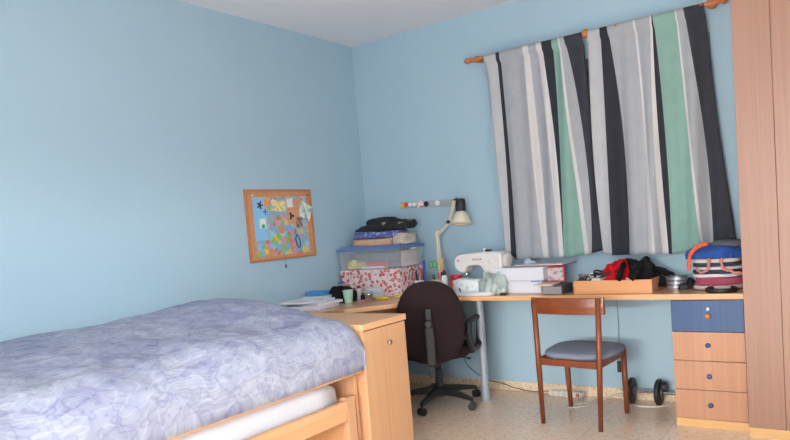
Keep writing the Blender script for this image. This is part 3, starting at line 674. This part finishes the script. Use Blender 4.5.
link('needle_bar', tube([(-.13, 0, .14), (-.13, 0, .082)], .004, 8, tube([(-.12, 0, .14), (-.12, 0, .10), (-.128, -.01, .08)], .003, 8)), CHROME, t)
link('thread_spindle', tube([(.02, .02, .27), (.02, .02, .30)], .012, 12), SWH, t)
link('bobbin_winder', bx(.035, .075, .0, .03, .278, .29), BLACK, t, bevel=.003)
link('tension_knob', lathe([(.006, 0), (.006, -.006)], 12, c=(-.15, -.056, .225), axis='y'), mat('tension_red', (190, 90, 80), .5), t)
tx = bpy.data.curves.new('brand_text', 'FONT'); tx.body = 'SINGER'; tx.size = .021; tx.extrude = .0006; tx.align_x = 'CENTER'
to = bpy.data.objects.new('brand_text', tx); COL.objects.link(to)
dg = bpy.context.evaluated_depsgraph_get(); me = bpy.data.meshes.new_from_object(to.evaluated_get(dg)); bpy.data.objects.remove(to)
lo = bpy.data.objects.new('lettering', me); COL.objects.link(lo); me.materials.clear(); me.materials.append(mat('red_lettering', (200, 60, 60), .5)); lo.parent = t
lo.location = (0.0, -.0558, .222); lo.rotation_euler = (pi/2, 0, 0); lo.scale = (1.1, 1, 1)

# fabrics in front of the machine
CHK = ramp_mat('white_grey_print', 'voronoi', 30, [(0, (120, 140, 160)), (.12, (190, 204, 212)), (.5, (226, 230, 234))], distort=.03, bump=.3)
put('printed_fabric', 'white fabric with grey sketchy print folded in front of the sewing machine', 'fabric', folded(.20, .12, .10, 21, 3, .02), CHK, 1.09, -.36, .74, 8)
put('grey_green_fabric', 'crumpled grey green fabric with dark straps beside the white boxes', 'fabric', heap(.088, .07, .13, 6, .42, 2.6, power=.75), ramp_mat('grey_green_cloth', 'noise', 7, [(.3, (96, 106, 106)), (.42, (160, 176, 170)), (.6, (186, 198, 194))], bump=.5), 1.275, -.35, .742)
put('white_cloth', 'flat white cloth lying on the worktop edge under the fabrics', 'cloth', folded(.27, .07, .022, 14, 1, .01), mat('white_cloth_mat', (222, 226, 228), .9), 1.18, -.43, .74, 0)
put('black_clip', 'small black clip lying before the lower white box', 'clip', heap(.024, .014, .016, 2, .1, 2), BLACK, 1.385, -.435, .741)
put('white_spool', 'little white spool standing behind the black clip', 'spool', lathe([(.014, 0), (.014, .004), (.009, .008), (.009, .026), (.014, .03), (.014, .034)], 16), WHITE, 1.372, -.395, .741, smooth=False)
cable = curve_pts([(1.02, -.35, .775), (1.05, -.41, .80), (1.07, -.43, .765), (1.10, -.435, .75)])
tag(link('black_strap', tube(cable, .004, 8), BLACK, smooth=True), 'thin black strap curling beside the red tin and the printed fabric', 'strap')

# ------------------------------------------------------------------ white boxes, folder, books
WB = mat('white_box_card', (226, 228, 236), .6)
t = thing('white_box', 'long white cardboard box at the bottom of the pair by the sewing machine', 'box', (1.450, -.225, .74), rad(0))
link('body', bx(-.183, .157, -.11, .11, 0, .070), WB, t, bevel=.002)
link('lid', bx(-.187, .161, -.114, .114, .0705, .080), WB, t, bevel=.002)
link('label_patch', bx(.09, .155, -.1155, -.1145, .071, .079), mat('blue_label', (110, 160, 210), .5), t)['label'] = 'light blue paper label'
t = thing('white_box', 'long white cardboard box on top of the pair, under the red edged folder', 'box', (1.463, -.225, .822), rad(-1))
link('body', bx(-.190, .165, -.11, .11, 0, .083), WB, t, bevel=.002)
t = thing('red_folder', 'thin dark red edged folder lying on the upper white box', 'folder', (1.60, -.17, .907), rot=(0, rad(0), rad(-4)))
link('cover', bx(-.19, .15, -.12, .1, 0, .004), mat('dark_red_cover', (150, 36, 52), .5), t)
link('pages', bx(-.185, .145, -.115, .095, .0045, .009), PAPER, t)
link('clear_sleeve', bx(-.19, .15, -.12, .1, .0095, .012), mat('pale_sleeve', (198, 190, 196), .4), t)
t = thing('red_edged_frame', 'open red edged frame standing behind the grey book', 'frame', (1.685, -.28, .805), rad(-4))
link('frame', bx((-.055, .062, -.0, .006, .088, .096), (.054, .062, 0, .006, .0, .088), (-.055, .054, 0, .006, .0, .006)), mat('bright_red_edge', (196, 48, 56), .5), t)
link('paper', bx(-.055, .053, .001, .004, .007, .087), ramp_mat('grey_print', 'noise', 26, [(.4, (150, 146, 150)), (.52, (214, 206, 204)), (.66, (200, 120, 110))]), t)
for k, (z, lb, c, dx) in enumerate(((.74+.054, 'thin white magazine on top of the grey book', (214, 206, 200), -.02), (.74+.0605, 'pink tinged magazine on top of the small magazine heap', (220, 176, 164), -.03))):
    tag(link('magazine', bx(-.05, .05, -.08, .08, 0, .006), mat('mag_%d' % k, c, .5, var=.1, vscale=30), loc=(1.69+dx, -.37, z), rot=(0, 0, rad(6-12*k))), lb, 'magazine')
t = thing('grey_book', 'thick grey book with dark covers lying flat beside the white boxes', 'book', (1.715, -.34, .74), rad(2))
link('cover', bx((-.062, .066, -.1, .1, 0, .004), (-.062, .066, -.1, .1, .049, .053), (.062, .066, -.1, .1, .0045, .0485)), mat('dark_cover', (70, 70, 76), .5), t)
link('pages', bx(-.06, .06, -.098, .098, .0045, .0485), mat('grey_pages', (150, 146, 146), .8), t)
put('light_wrap', 'pale blue plastic wrap peeking out behind the white boxes', 'plastic bag', heap(.07, .05, .19, 9, .2, 2), mat('pale_blue_wrap', (176, 204, 222), .3), 1.44, -.14, .74)

# ------------------------------------------------------------------ wooden tray with cables and clothes
t = thing('wooden_tray', 'long open beech tray full of cables and clothes under the curtains', 'tray', (2.082, -.26, .74))
TR = wood('tray_wood', (212, 146, 96), (226, 166, 116), 'x')
tw, td, th = .458, .32, .078
link('front_panel', bx(-tw/2, tw/2, -td/2, -td/2+.01, 0, th), TR, t, bevel=.001)
link('back_panel', bx(-tw/2, tw/2, td/2-.01, td/2, 0, th), TR, t, bevel=.001)
for s in (-1, 1): link('side_panel', bx(s*tw/2-(.01 if s > 0 else 0), s*tw/2+(0 if s > 0 else .01), -td/2+.0105, td/2-.0105, 0, th), wood('tray_side', (196, 130, 86), (212, 150, 104), 'y'), t)
link('bottom', bx(-tw/2+.0105, tw/2-.0105, -td/2+.0105, td/2-.0105, .002, .008), TR, t)
CBL = [('black cable tangled at the outer end of the tray', BLACK, 0), ('white cable looped in the tray between black cables', WHITE, 1), ('grey cable looped among the tray cables', mat('cable_grey', (110, 112, 118), .5), 2), ('thick black cable rising in a hoop at the tray middle', BLACK, 3), ('cream cable drooping over the other tray cables', mat('cable_cream', (214, 204, 184), .5), 4), ('thin black cable next to the red cloth', BLACK, 5)]
for lb, m, k in CBL:
    random.seed(30+k); pts = []; cx0 = 1.90+.035*k; cy0 = -.30+.012*(k % 3)
    for i in range(16):
        a = i*1.25+k; rr = .035+.025*random.random()
        pts.append((max(1.862, min(2.285, cx0+rr*1.3*cos(a))), max(-.40, min(-.125, cy0+rr*1.6*sin(a))), .775+.075*random.random()+.02*(k == 3)))
    tag(link('cable', tube(curve_pts(pts, 7), .0038 if k != 3 else .005, 7), m, smooth=True), lb, 'cable')
put('adapter', 'black power adapter lying at the outer end of the tray', 'adapter', bx(-.025, .025, -.03, .03, 0, .03), BLACK, 1.868+.02, -.36, .80, 20, smooth=False, bevel=.006)
put('white_adapter', 'small white adapter box amid the tray cables', 'adapter', bx(-.03, .03, -.02, .02, 0, .025), WHITE, 1.985, -.375, .805, -14, smooth=False, bevel=.005)
put('red_garment', 'crumpled bright red garment in the middle of the tray', 'garment', heap(.085, .085, .155, 5, .35, 2, power=.9), RED, 2.075, -.30, .76)
put('black_garment', 'large crumpled black garment heaped in the tray beside the red one', 'garment', heap(.13, .10, .150, 11, .42, 2.3, power=.75), BLACKF, 2.185, -.225, .76)
def sleeve(pts, r, m, lb, name='black_sleeve', cat='garment'):
    bm = tube(curve_pts(pts, 8), r, 14, flat=.7)
    for v in bm.verts: v.co += Vector((1, 1, 1))*noise.noise(v.co*40)*.006
    return tag(link(name, bm, m, smooth=True), lb, cat)
sleeve([(2.12, -.26, .905), (2.135, -.38, .885), (2.135, -.43, .845), (2.13, -.435, .82)], .022, BLACKF, 'black cloth strap drooping over the tray front beside the red garment')
sleeve([(2.22, -.30, .90), (2.235, -.385, .875), (2.215, -.432, .84), (2.20, -.436, .822)], .02, BLACKF, 'black cloth strap drooping over the tray front near its far end')
sleeve([(2.25, -.2, .86), (2.30, -.16, .845), (2.345, -.14, .82), (2.365, -.14, .80)], .018, BLACKF, 'black cloth end sticking out past the tray toward the tins')
put('beige_rag', 'small beige cloth between the two black straps in the tray', 'cloth', heap(.025, .02, .06, 3, .3, 2), mat('rag_beige', (206, 190, 170), .9), 2.175, -.385, .765)

# ------------------------------------------------------------------ tins beside the tray
TIN = mat('tin_metal', (196, 198, 200), .4, .5)
for k in range(3):
    t = thing('round_tin', ('round flat metal tin at the bottom of the little stack by the tray', 'round flat metal tin in the middle of the little stack by the tray', 'round flat metal tin topping the little stack by the tray')[k], 'tin', (2.385+.003*k, -.17+.004*k, .74+k*.0245), group='stacked round tins')
    link('body', lathe([(.05, 0), (.052, .002), (.052, .013), (.05, .0135)], 28), TIN, t)
    link('lid', lathe([(.054, .014), (.054, .022), (.05, .024)], 28), mat('tin_lid', (150, 154, 160), .3, .7), t)
put('dark_pouch', 'small dark pouch lying between the tins and the clothes pile', 'pouch', heap(.045, .05, .03, 7, .2, 2), mat('dark_pouch_cloth', (54, 54, 58), .8), 2.45, -.22, .741)

# ------------------------------------------------------------------ clothes pile
t = thing('black_dish', 'flat round black plate lying before the clothes pile on the worktop', 'plate', (2.665, -.395, .74))
link('rim', lathe([(.072, 0), (.078, .006), (.08, .022), (.076, .024), (.07, .01), (.03, .007)], 32), BLACK, t)
STK = [(.745, .26, .22, .022, (196, 186, 174), 'cream lace cloth at the very bottom of the clothes pile', 0), (.768, .25, .22, .042, (168, 74, 96), 'dark pink folded garment low in the clothes pile', 0),
       (.812, .25, .21, .018, (222, 218, 222), 'white folded garment right above the dark pink one', 0), (.831, .255, .22, .022, (50, 54, 74), 'navy folded garment between two white ones', 0),
       (.854, .25, .21, .016, (220, 220, 226), 'white folded garment over the navy one', 0), (.871, .25, .21, .020, (60, 62, 78), 'dark striped garment under the cream bag', 0),
       (.892, .24, .20, .026, (224, 216, 200), 'cream bag with pink handles below the blue garment', 0)]
for k, (z, w, d, h, c, lb, _) in enumerate(STK):
    put('folded_garment', lb, 'garment', folded(w, d, h, 40+k, 1, .006), mat('pile_%d' % k, c, .9, var=.08, vscale=20), 2.628+.006*sin(k*2), -.23, z, 3*sin(k*1.7))
put('blue_garment', 'bright blue garment draped near the top of the clothes pile', 'garment', heap(.15, .115, .075, 17, .25, 1.6, power=.8), mat('royal_blue', (40, 82, 158), .9, bump=.3, bscale=60, var=.12), 2.625, -.24, .915)
put('grey_garment', 'grey garment lying on the blue one against the wardrobe', 'garment', heap(.10, .085, .035, 19, .2, 1.6, power=.8), mat('mid_grey', (98, 100, 108), .9, var=.1), 2.675, -.20, .975)
sleeve([(2.60, -.33, 1.003), (2.55, -.355, .985), (2.515, -.365, .95), (2.50, -.35, .905), (2.497, -.345, .86)], .011, mat('orange_strap', (226, 96, 62), .8), 'orange red strap running down the outer side of the clothes pile', 'orange_strap', 'strap')
PKH = mat('pink_handle', (204, 130, 118), .85)
sleeve([(2.535, -.35, .87), (2.565, -.37, .845), (2.60, -.37, .865), (2.605, -.355, .92)], .008, PKH, 'pink bag handle loop on the outer half of the clothes pile', 'bag_handle', 'handle')
sleeve([(2.665, -.355, .925), (2.675, -.372, .87), (2.72, -.372, .845), (2.765, -.36, .83)], .008, PKH, 'pink bag handle sagging toward the wardrobe over the dark pink garment', 'bag_handle', 'handle')
put('dark_trim', 'small dark knot poking out beside the pink garment in the pile', 'cloth', heap(.02, .03, .03, 4, .3, 2), BLACKF, 2.488, -.27, .775)

# ------------------------------------------------------------------ far end of the desk: papers, bag, cup, small things
PP = [(.25, -1.02, .0, .026, 8, 'thick white paper stack lying beside the bed end on the corner desk'), (.26, -.99, .0265, .016, -5, 'thinner white paper stack on top of the thick one'), (.23, -1.03, .043, .012, 14, 'uppermost white booklet of the paper stack')]
for x, y, z, h, a, lb in PP:
    t = thing('paper_stack', lb, 'papers', (x, y, .74+z), rad(a))
    link('sheets', bx(-.15, .15, -.12, .12, 0, h), ramp_mat('sheets_%d' % a, 'wavez', 60, [(0, (204, 208, 220)), (1, (234, 236, 240))], rough=.8), t, bevel=.0015)
put('blue_case', 'bright blue flat case lying behind the paper stack', 'case', bx(-.07, .07, -.05, .05, 0, .03), mat('bright_blue', (64, 150, 214), .5), .12, -.80, .80, 8, smooth=False, bevel=.006)
put('white_booklet', 'white booklet under the bright blue case', 'booklet', bx(-.09, .09, -.06, .06, 0, .058), PAPER, .12, -.80, .741, 4, smooth=False, bevel=.002)
put('black_bag', 'crumpled black bag on the corner desk behind the mint cup', 'bag', heap(.115, .08, .115, 23, .25, 1.6, power=.7), BLACKF, .235, -.68, .741)
t = thing('mint_cup', 'pale mint green paper cup standing before the black bag', 'cup', (.355, -.745, .74))
link('body', lathe([(.027, 0), (.037, .088), (.0345, .088), (.025, .004)], 24, closed=True), mat('mint', (178, 214, 194), .6), t, smooth=False)
t = thing('small_bowl', 'small shallow beige bowl between the papers and the mint cup', 'bowl', (.262, -.80, .74))
link('body', lathe([(.02, 0), (.034, .012), (.038, .024), (.035, .024), (.018, .004)], 24, closed=True), mat('bowl_beige', (206, 196, 180), .5), t, smooth=False)
t = thing('silver_pot', 'small shiny silver pot next to the mint cup', 'pot', (.50, -.70, .74))
link('body', lathe([(.026, 0), (.03, .004), (.026, .045), (.034, .058), (.031, .058), (.022, .006)], 24, closed=True), CHROME, t, smooth=True)
SM = [('grey_case', 'crumpled silvery packet lying between mint cup and swirl printed box', (.40, -.52), (.09, .05, .045), (182, 188, 196)), ('yellow_tape', 'yellow crumpled wrapper beside the silver pot', (.53, -.585), (.05, .03, .02), (232, 200, 60)),
      ('yellow_toy', 'little yellow thing lying farther along before the swirl printed box', (.60, -.50), (.028, .02, .018), (226, 196, 80)), ('pink_eraser', 'small pink thing lying beside the mint cup', (.43, -.70), (.03, .02, .01), (210, 130, 150)),
      ('black_pouch', 'small black pouch lying behind the silver pot', (.40, -.62), (.03, .03, .04), (36, 36, 40)), ('clear_wrap', 'pale transparent looking wrap before the swirl printed box', (.36, -.46), (.07, .03, .07), (206, 210, 216))]
for k, (nm, lb, (x, y), (rx, ry, h), c) in enumerate(SM):
    put(nm, lb, 'small item', heap(rx, ry, h, 50+k, .3, 2.4, detail=3), mat('sm_%d' % k, c, .45), x, y, .741)
t = thing('red_pot', 'tiny red topped bottle standing between the black bag and the swirl box', 'bottle', (.315, -.575, .74))
link('body', lathe([(.018, 0), (.018, .075), (.012, .08)], 16), mat('pale_bottle', (214, 206, 210), .4), t)
link('cap', lathe([(.014, .08), (.014, .10)], 16), mat('dark_red_cap', (140, 30, 44), .4), t)
put('blue_item', 'tiny blue clip on top of the black bag', 'clip', bx(-.025, .025, -.01, .01, 0, .012), mat('clip_blue', (60, 100, 160), .5), .20, -.62, .862, 10, smooth=False, bevel=.003)

# ------------------------------------------------------------------ office chair
hub = (.890, -.50)
FA = rad(117)   # facing direction of the sitter
t = thing('office_chair', 'dark brown swivel office chair with black armrests turned to the desk', 'chair', (hub[0], hub[1], 0), FA-pi/2)
# local frame: +y = front
CP = mat('chair_black_plastic', (38, 38, 40), .5)
for k in range(5):
    a = rad(-84+72*k)-(FA-pi/2)
    d = Vector((cos(a), sin(a), 0)); s = Vector((-sin(a), cos(a), 0))
    bm = bmesh.new(); R0, R1 = .02, .285
    vs = []
    for (r, wv, zt, zb) in ((R0, .026, .135, .075), (R1*.55, .022, .112, .075), (R1, .017, .085, .062)):
        vs.append([bm.verts.new(d*r+s*wv+Vector((0, 0, zb))), bm.verts.new(d*r-s*wv+Vector((0, 0, zb))), bm.verts.new(d*r-s*wv*.7+Vector((0, 0, zt))), bm.verts.new(d*r+s*wv*.7+Vector((0, 0, zt)))])
    for q in range(2):
        for j in range(4): bm.faces.new((vs[q][j], vs[q][(j+1) % 4], vs[q+1][(j+1) % 4], vs[q+1][j]))
    bm.faces.new(vs[0][::-1]); bm.faces.new(vs[2])
    lg = link('leg', bm, CP, t, bevel=.004)
    c = d*R1
    bm = lathe([(.008, .03), (.008, .075)], 10, c=(c.x, c.y, 0))
    ca = a+1.1+k; cd2 = Vector((cos(ca), sin(ca), 0))
    for off in (-.014, .014):
        tube([c+cd2*(off-.008)+Vector((0, 0, .026)), c+cd2*(off+.008)+Vector((0, 0, .026))], .026, 18, bm)
    link('caster', bm, CP, lg)
link('gas_column', lathe([(.03, .06), (.032, .14), (.027, .15), (.027, .24), (.018, .245), (.018, .33)], 20), CP, t)
link('seat_plate', bx(-.09, .09, -.16, .10, .33, .35), CP, t, bevel=.005)
def cushion(w, d, h, fx=2.6, nrm='z'):
    bm = bmesh.new(); n = 40; m = 10; rings = []
    for j in range(m+1):
        b = -pi/2+pi*j/m; cb = max(cos(b), .02)**.45; z = sin(b)*h/2
        rings.append([])
        for k in range(n):
            a = 2*pi*k/n; e = fx; rr = (abs(cos(a))**e+abs(sin(a))**e)**(-1/e)
            q = .86+.14*cb if j not in (0, m) else .86
            rings[-1].append(bm.verts.new((cos(a)*rr*w/2*q, sin(a)*rr*d/2*q, z)))
    for j in range(m):
        for k in range(n): bm.faces.new((rings[j][k], rings[j][(k+1) % n], rings[j+1][(k+1) % n], rings[j+1][k]))
    bm.faces.new(rings[0][::-1]); bm.faces.new(rings[-1]); return bm
link('seat', cushion(.46, .46, .075), BROWNF, t, smooth=True, loc=(0, -.04, .39))
# backrest: rounded, narrower at the top, curved around the back
bm = bmesh.new(); n = 48; rings = []
def back_outline(a):
    e = 2.7; c, s = cos(a), sin(a); rr = (abs(c)**e+abs(s)**e)**(-1/e)
    x, z = c*rr*.225, s*rr*.268
    x *= 1-.16*(z/.268) if z > 0 else 1-.02
    return x, z
for (q, yo) in ((.0, .034), (.5, .033), (.85, .028), (.97, .016), (1.0, 0), (.97, -.014), (.85, -.02), (.5, -.022), (0, -.022)):
    row = []
    for k in range(n):
        x, z = back_outline(2*pi*k/n); x *= max(q, .003); z *= max(q, .003)
        row.append(bm.verts.new((x, yo+(x*x)*.9+abs(z)*.03, z)))
    rings.append(row)
for j in range(len(rings)-1):
    for k in range(n): bm.faces.new((rings[j][k], rings[j][(k+1) % n], rings[j+1][(k+1) % n], rings[j+1][k]))
bk = link('backrest', bm, BROWNF, t, smooth=True, loc=(0, -.335, .612), rot=(rad(4), 0, 0))
br = link('back_bracket', tube(curve_pts([(0, -.08, .335), (0, -.28, .325), (0, -.362, .345), (0, -.385, .42), (0, -.392, .55), (0, -.387, .62)]), [.014]*6+[.016]*45, 12, flat=1.5), CP, t)
link('bracket_cover', bx(-.03, .03, -.425, -.388, .35, .60), CP, t, bevel=.012)
link('adjusting_knob', lathe([(.024, 0), (.026, -.012), (.02, -.03)], 16, c=(0, -.412, .62), axis='y'), CP, t)
link('bracket_tongue', bx(-.02, .02, -.400, -.370, .62, .71), CP, t, bevel=.006)
link('bracket_foot', bx(-.018, .018, -.40, -.365, .27, .35), CP, t, bevel=.006)
for s in (-1, 1):
    pts = []
    loop = [(.12, .585), (-.10, .585), (-.135, .565), (-.145, .52), (-.12, .44), (-.07, .395), (.05, .39), (.10, .42), (.13, .50), (.14, .56), (.12, .585)]
    link('armrest', tube(curve_pts([(s*.262+(.23 if s > 0 else -.15)*(y+.02), y-.05, z) for y, z in loop], 5), .019, 12, flat=1.2), CP, t, smooth=True)
    link('arm_bracket', tube([(s*.264, -.02, .395), (s*.25, -.02, .36), (s*.08, -.02, .345)], .012, 10), CP, t)
link('lever', tube([(.07, -.02, .34), (.19, -.05, .325), (.225, -.06, .318)], [.004, .004, .009], 8), CP, t)
# ------------------------------------------------------------------ wooden chair
t = thing('wooden_chair', 'red brown wooden chair with a grey seat pulled up to the worktop', 'chair', (0, 0, 0))
RL, RR, FL, FR = Vector((1.711, -.678, 0)), Vector((2.072, -.724, 0)), Vector((1.740, -.302, 0)), Vector((2.100, -.326, 0))
TL, TR_ = Vector((1.727, -.735, .755)), Vector((2.118, -.775, .755))
def leg(p, q, r0, r1, name='leg'):
    m = (p+q)/2+Vector((0, .0, 0)); return link(name, tube([p, p+(q-p)*.5, q], [r0, (r0+r1)/2+.002, r1], 14), TEAK, t, smooth=True)
leg(RL, TL, .013, .0155); leg(RR, TR_, .013, .0155)
leg(FL, Vector((1.735, -.318, .405)), .0135, .017); leg(FR, Vector((2.105, -.345, .405)), .0135, .017)
bm = bmesh.new(); rows = []
for k in range(17):
    q = k/16; P = TL.lerp(TR_, q*1.13-.06); bow = .035*(1-(2*q-1)**2)
    nrm = Vector((-.1, -1, 0)).normalized()
    row = []
    for (off, z) in ((.004, -.088), (-.014, -.088), (-.018, -.045), (-.014, .005), (.004, .005), (.0, -.045)):
        row.append(bm.verts.new(P-nrm*(.022+off-bow)+Vector((0, 0, z))))
    rows.append(row)
for a, b in zip(rows[:-1], rows[1:]):
    for j in range(6): bm.faces.new((a[j], a[(j+1) % 6], b[(j+1) % 6], b[j]))
bm.faces.new(rows[0][::-1]); bm.faces.new(rows[-1])
link('backrest', bm, wood('teak_back', (104, 50, 27), (142, 76, 42), 'x', rough=.3), t, smooth=False, bevel=.003)
# seat pad: rounded trapezoid
bm = bmesh.new(); n = 44; rings = []
sc = Vector((1.925, -.510, .405))
for (q, z) in ((.9, -.008), (.97, 0), (1, .012), (.97, .024), (.85, .031), (.5, .034), (.02, .035)):
    row = []
    for k in range(n):
        a = 2*pi*k/n; e = 3.6; rr = (abs(cos(a))**e+abs(sin(a))**e)**(-1/e)
        x = cos(a)*rr*.216*q; y = sin(a)*rr*.226*q
        x *= 1+.06*(y/.222)
        row.append(bm.verts.new(sc+Vector((x, y-.1*x, z))))
    rings.append(row)
for j in range(len(rings)-1):
    for k in range(n): bm.faces.new((rings[j][k], rings[j][(k+1) % n], rings[j+1][(k+1) % n], rings[j+1][k]))
bm.faces.new(rings[0][::-1]); bm.faces.new(rings[-1])
link('seat', bm, mat('grey_blue_seat', (124, 132, 150), .9, bump=.2, bscale=500, var=.05), t, smooth=True)
def rail(a, b, h, name='seat_rail', w=.011):
    a, b = Vector(a), Vector(b); d = (b-a).normalized(); s = Vector((-d.y, d.x, 0))*w
    bm = bmesh.new(); vs = []
    for p in (a, b):
        vs.append([bm.verts.new(p+s), bm.verts.new(p-s), bm.verts.new(p-s-Vector((0, 0, h))), bm.verts.new(p+s-Vector((0, 0, h)))])
    for j in range(4): bm.faces.new((vs[0][j], vs[0][(j+1) % 4], vs[1][(j+1) % 4], vs[1][j]))
    bm.faces.new(vs[0][::-1]); bm.faces.new(vs[1])
    return link(name, bm, TEAK, t, bevel=.003)
rail((1.716, -.700, .398), (2.078, -.745, .398), .038)
rail((1.736, -.325, .398), (2.104, -.35, .398), .04)
rail((1.713, -.69, .398), (1.738, -.32, .398), .042)
rail((2.080, -.74, .398), (2.103, -.345, .398), .042)
link('corner_block', prism([(1.93, -.66), (2.06, -.68), (2.05, -.56)], .34, .39), mat('grey_underside', (120, 126, 140), .9), t)

# ------------------------------------------------------------------ floor things
STR = mat('power_strip_plastic', (240, 236, 226), .4)
t = thing('power_strip', 'cream power strip with a red switch lying on the floor by the skirting', 'power strip', (1.617, -.055, .0), rad(-3))
link('body', bx(-.117, .117, -.025, .025, 0, .036), STR, t, bevel=.006)
for k in range(4):
    link('socket', lathe([(.016, .0), (.018, -.001), (.018, .001)], 18, c=(-.09+.042*k, -.0255, .018), axis='y'), mat('socket_grey', (205, 200, 192), .5), t)
link('switch', bx(.078, .1, -.029, -.0255, .008, .028), mat('red_switch', (190, 30, 50), .4), t)
CW = mat('cable_white', (220, 216, 204), .5)
cr = [(1.72, -.075, .02), (1.76, -.16, .006), (1.74, -.24, .006), (1.80, -.20, .006), (1.86, -.10, .006), (1.93, -.055, .03), (2.02, -.06, .012), (2.1, -.16, .006), (2.2, -.17, .006), (2.27, -.12, .006), (2.30, -.05, .01), (2.42, -.03, .03)]
tag(link('floor_cable', tube(curve_pts(cr, 10), .0042, 8), CW, smooth=True), 'white cable winding from the power strip behind the wooden chair', 'cable')
cr = [(1.70, -.08, .02), (1.74, -.20, .006), (1.70, -.32, .006), (1.80, -.30, .006), (1.88, -.10, .006), (1.96, -.03, .04)]
tag(link('floor_cable', tube(curve_pts(cr, 10), .0034, 8), CW, smooth=True), 'thin pale cable looping on the floor right before the power strip', 'cable')
cr = [(1.03, -.40, .345), (1.05, -.36, .24), (1.09, -.2, .12), (1.16, -.06, .055), (1.22, -.03, .025), (1.35, -.02, .006), (1.5, -.03, .02)]
tag(link('black_cable', tube(curve_pts(cr, 10), .0028, 8), BLACK, smooth=True), 'thin black cable dropping behind the office chair to the skirting', 'cable')
t = thing('cord_switch', 'small black inline switch hanging on a thin cord below the worktop', 'switch', (1.98, -.03, .0))
link('cord', tube(curve_pts([(.0, .012, .705), (.003, .014, .5), (-.005, .012, .3), (-.008, .01, .25)]), .0016, 6), mat('cord_grey', (90, 96, 106), .6), t)
link('switch_body', bx(-.02, .004, -.0, .02, .175, .25), BLACK, t, bevel=.006)
t = thing('wheeled_bar', 'metal axle with two black disc wheels on the floor beside the drawer unit', 'wheeled bar', (2.075, -.115, 0))
link('axle', tube([(-.06, 0, .085), (.335, .0, .085)], .008, 12), CHROME, t)
link('axle', tube([(.02, .02, .074), (.335, .02, .074)], .005, 10), CHROME, t)['label'] = 'thinner rod'
for x in (.0, .165):
    wl = link('wheel', lathe([(.02, -.016), (.074, -.016), (.083, -.008), (.084, .0), (.083, .008), (.074, .012), (.02, .012)], 32, c=(x, 0, .085), axis='x'), BLACK, t, smooth=False)
    link('hub_cap', lathe([(.036, .013), (.034, .022), (.012, .026)], 20, c=(x, 0, .085), axis='x'), mat('hub_grey', (70, 72, 76), .5), wl)
link('hub_weight', lathe([(.035, .0), (.037, .01), (.035, .03), (.01, .032)], 20, c=(.178, .02, .115), axis='x'), BLACK, t)
# cable rising behind the clothes pile
tag(link('wall_cable', tube(curve_pts([(2.14, -.012, .885), (2.22, -.014, .893), (2.34, -.016, .92), (2.44, -.03, .945), (2.5, -.08, .95), (2.52, -.13, .94)]), .0019, 8), CW, smooth=True), 'white cable running along the wall between tray and clothes pile', 'cable')
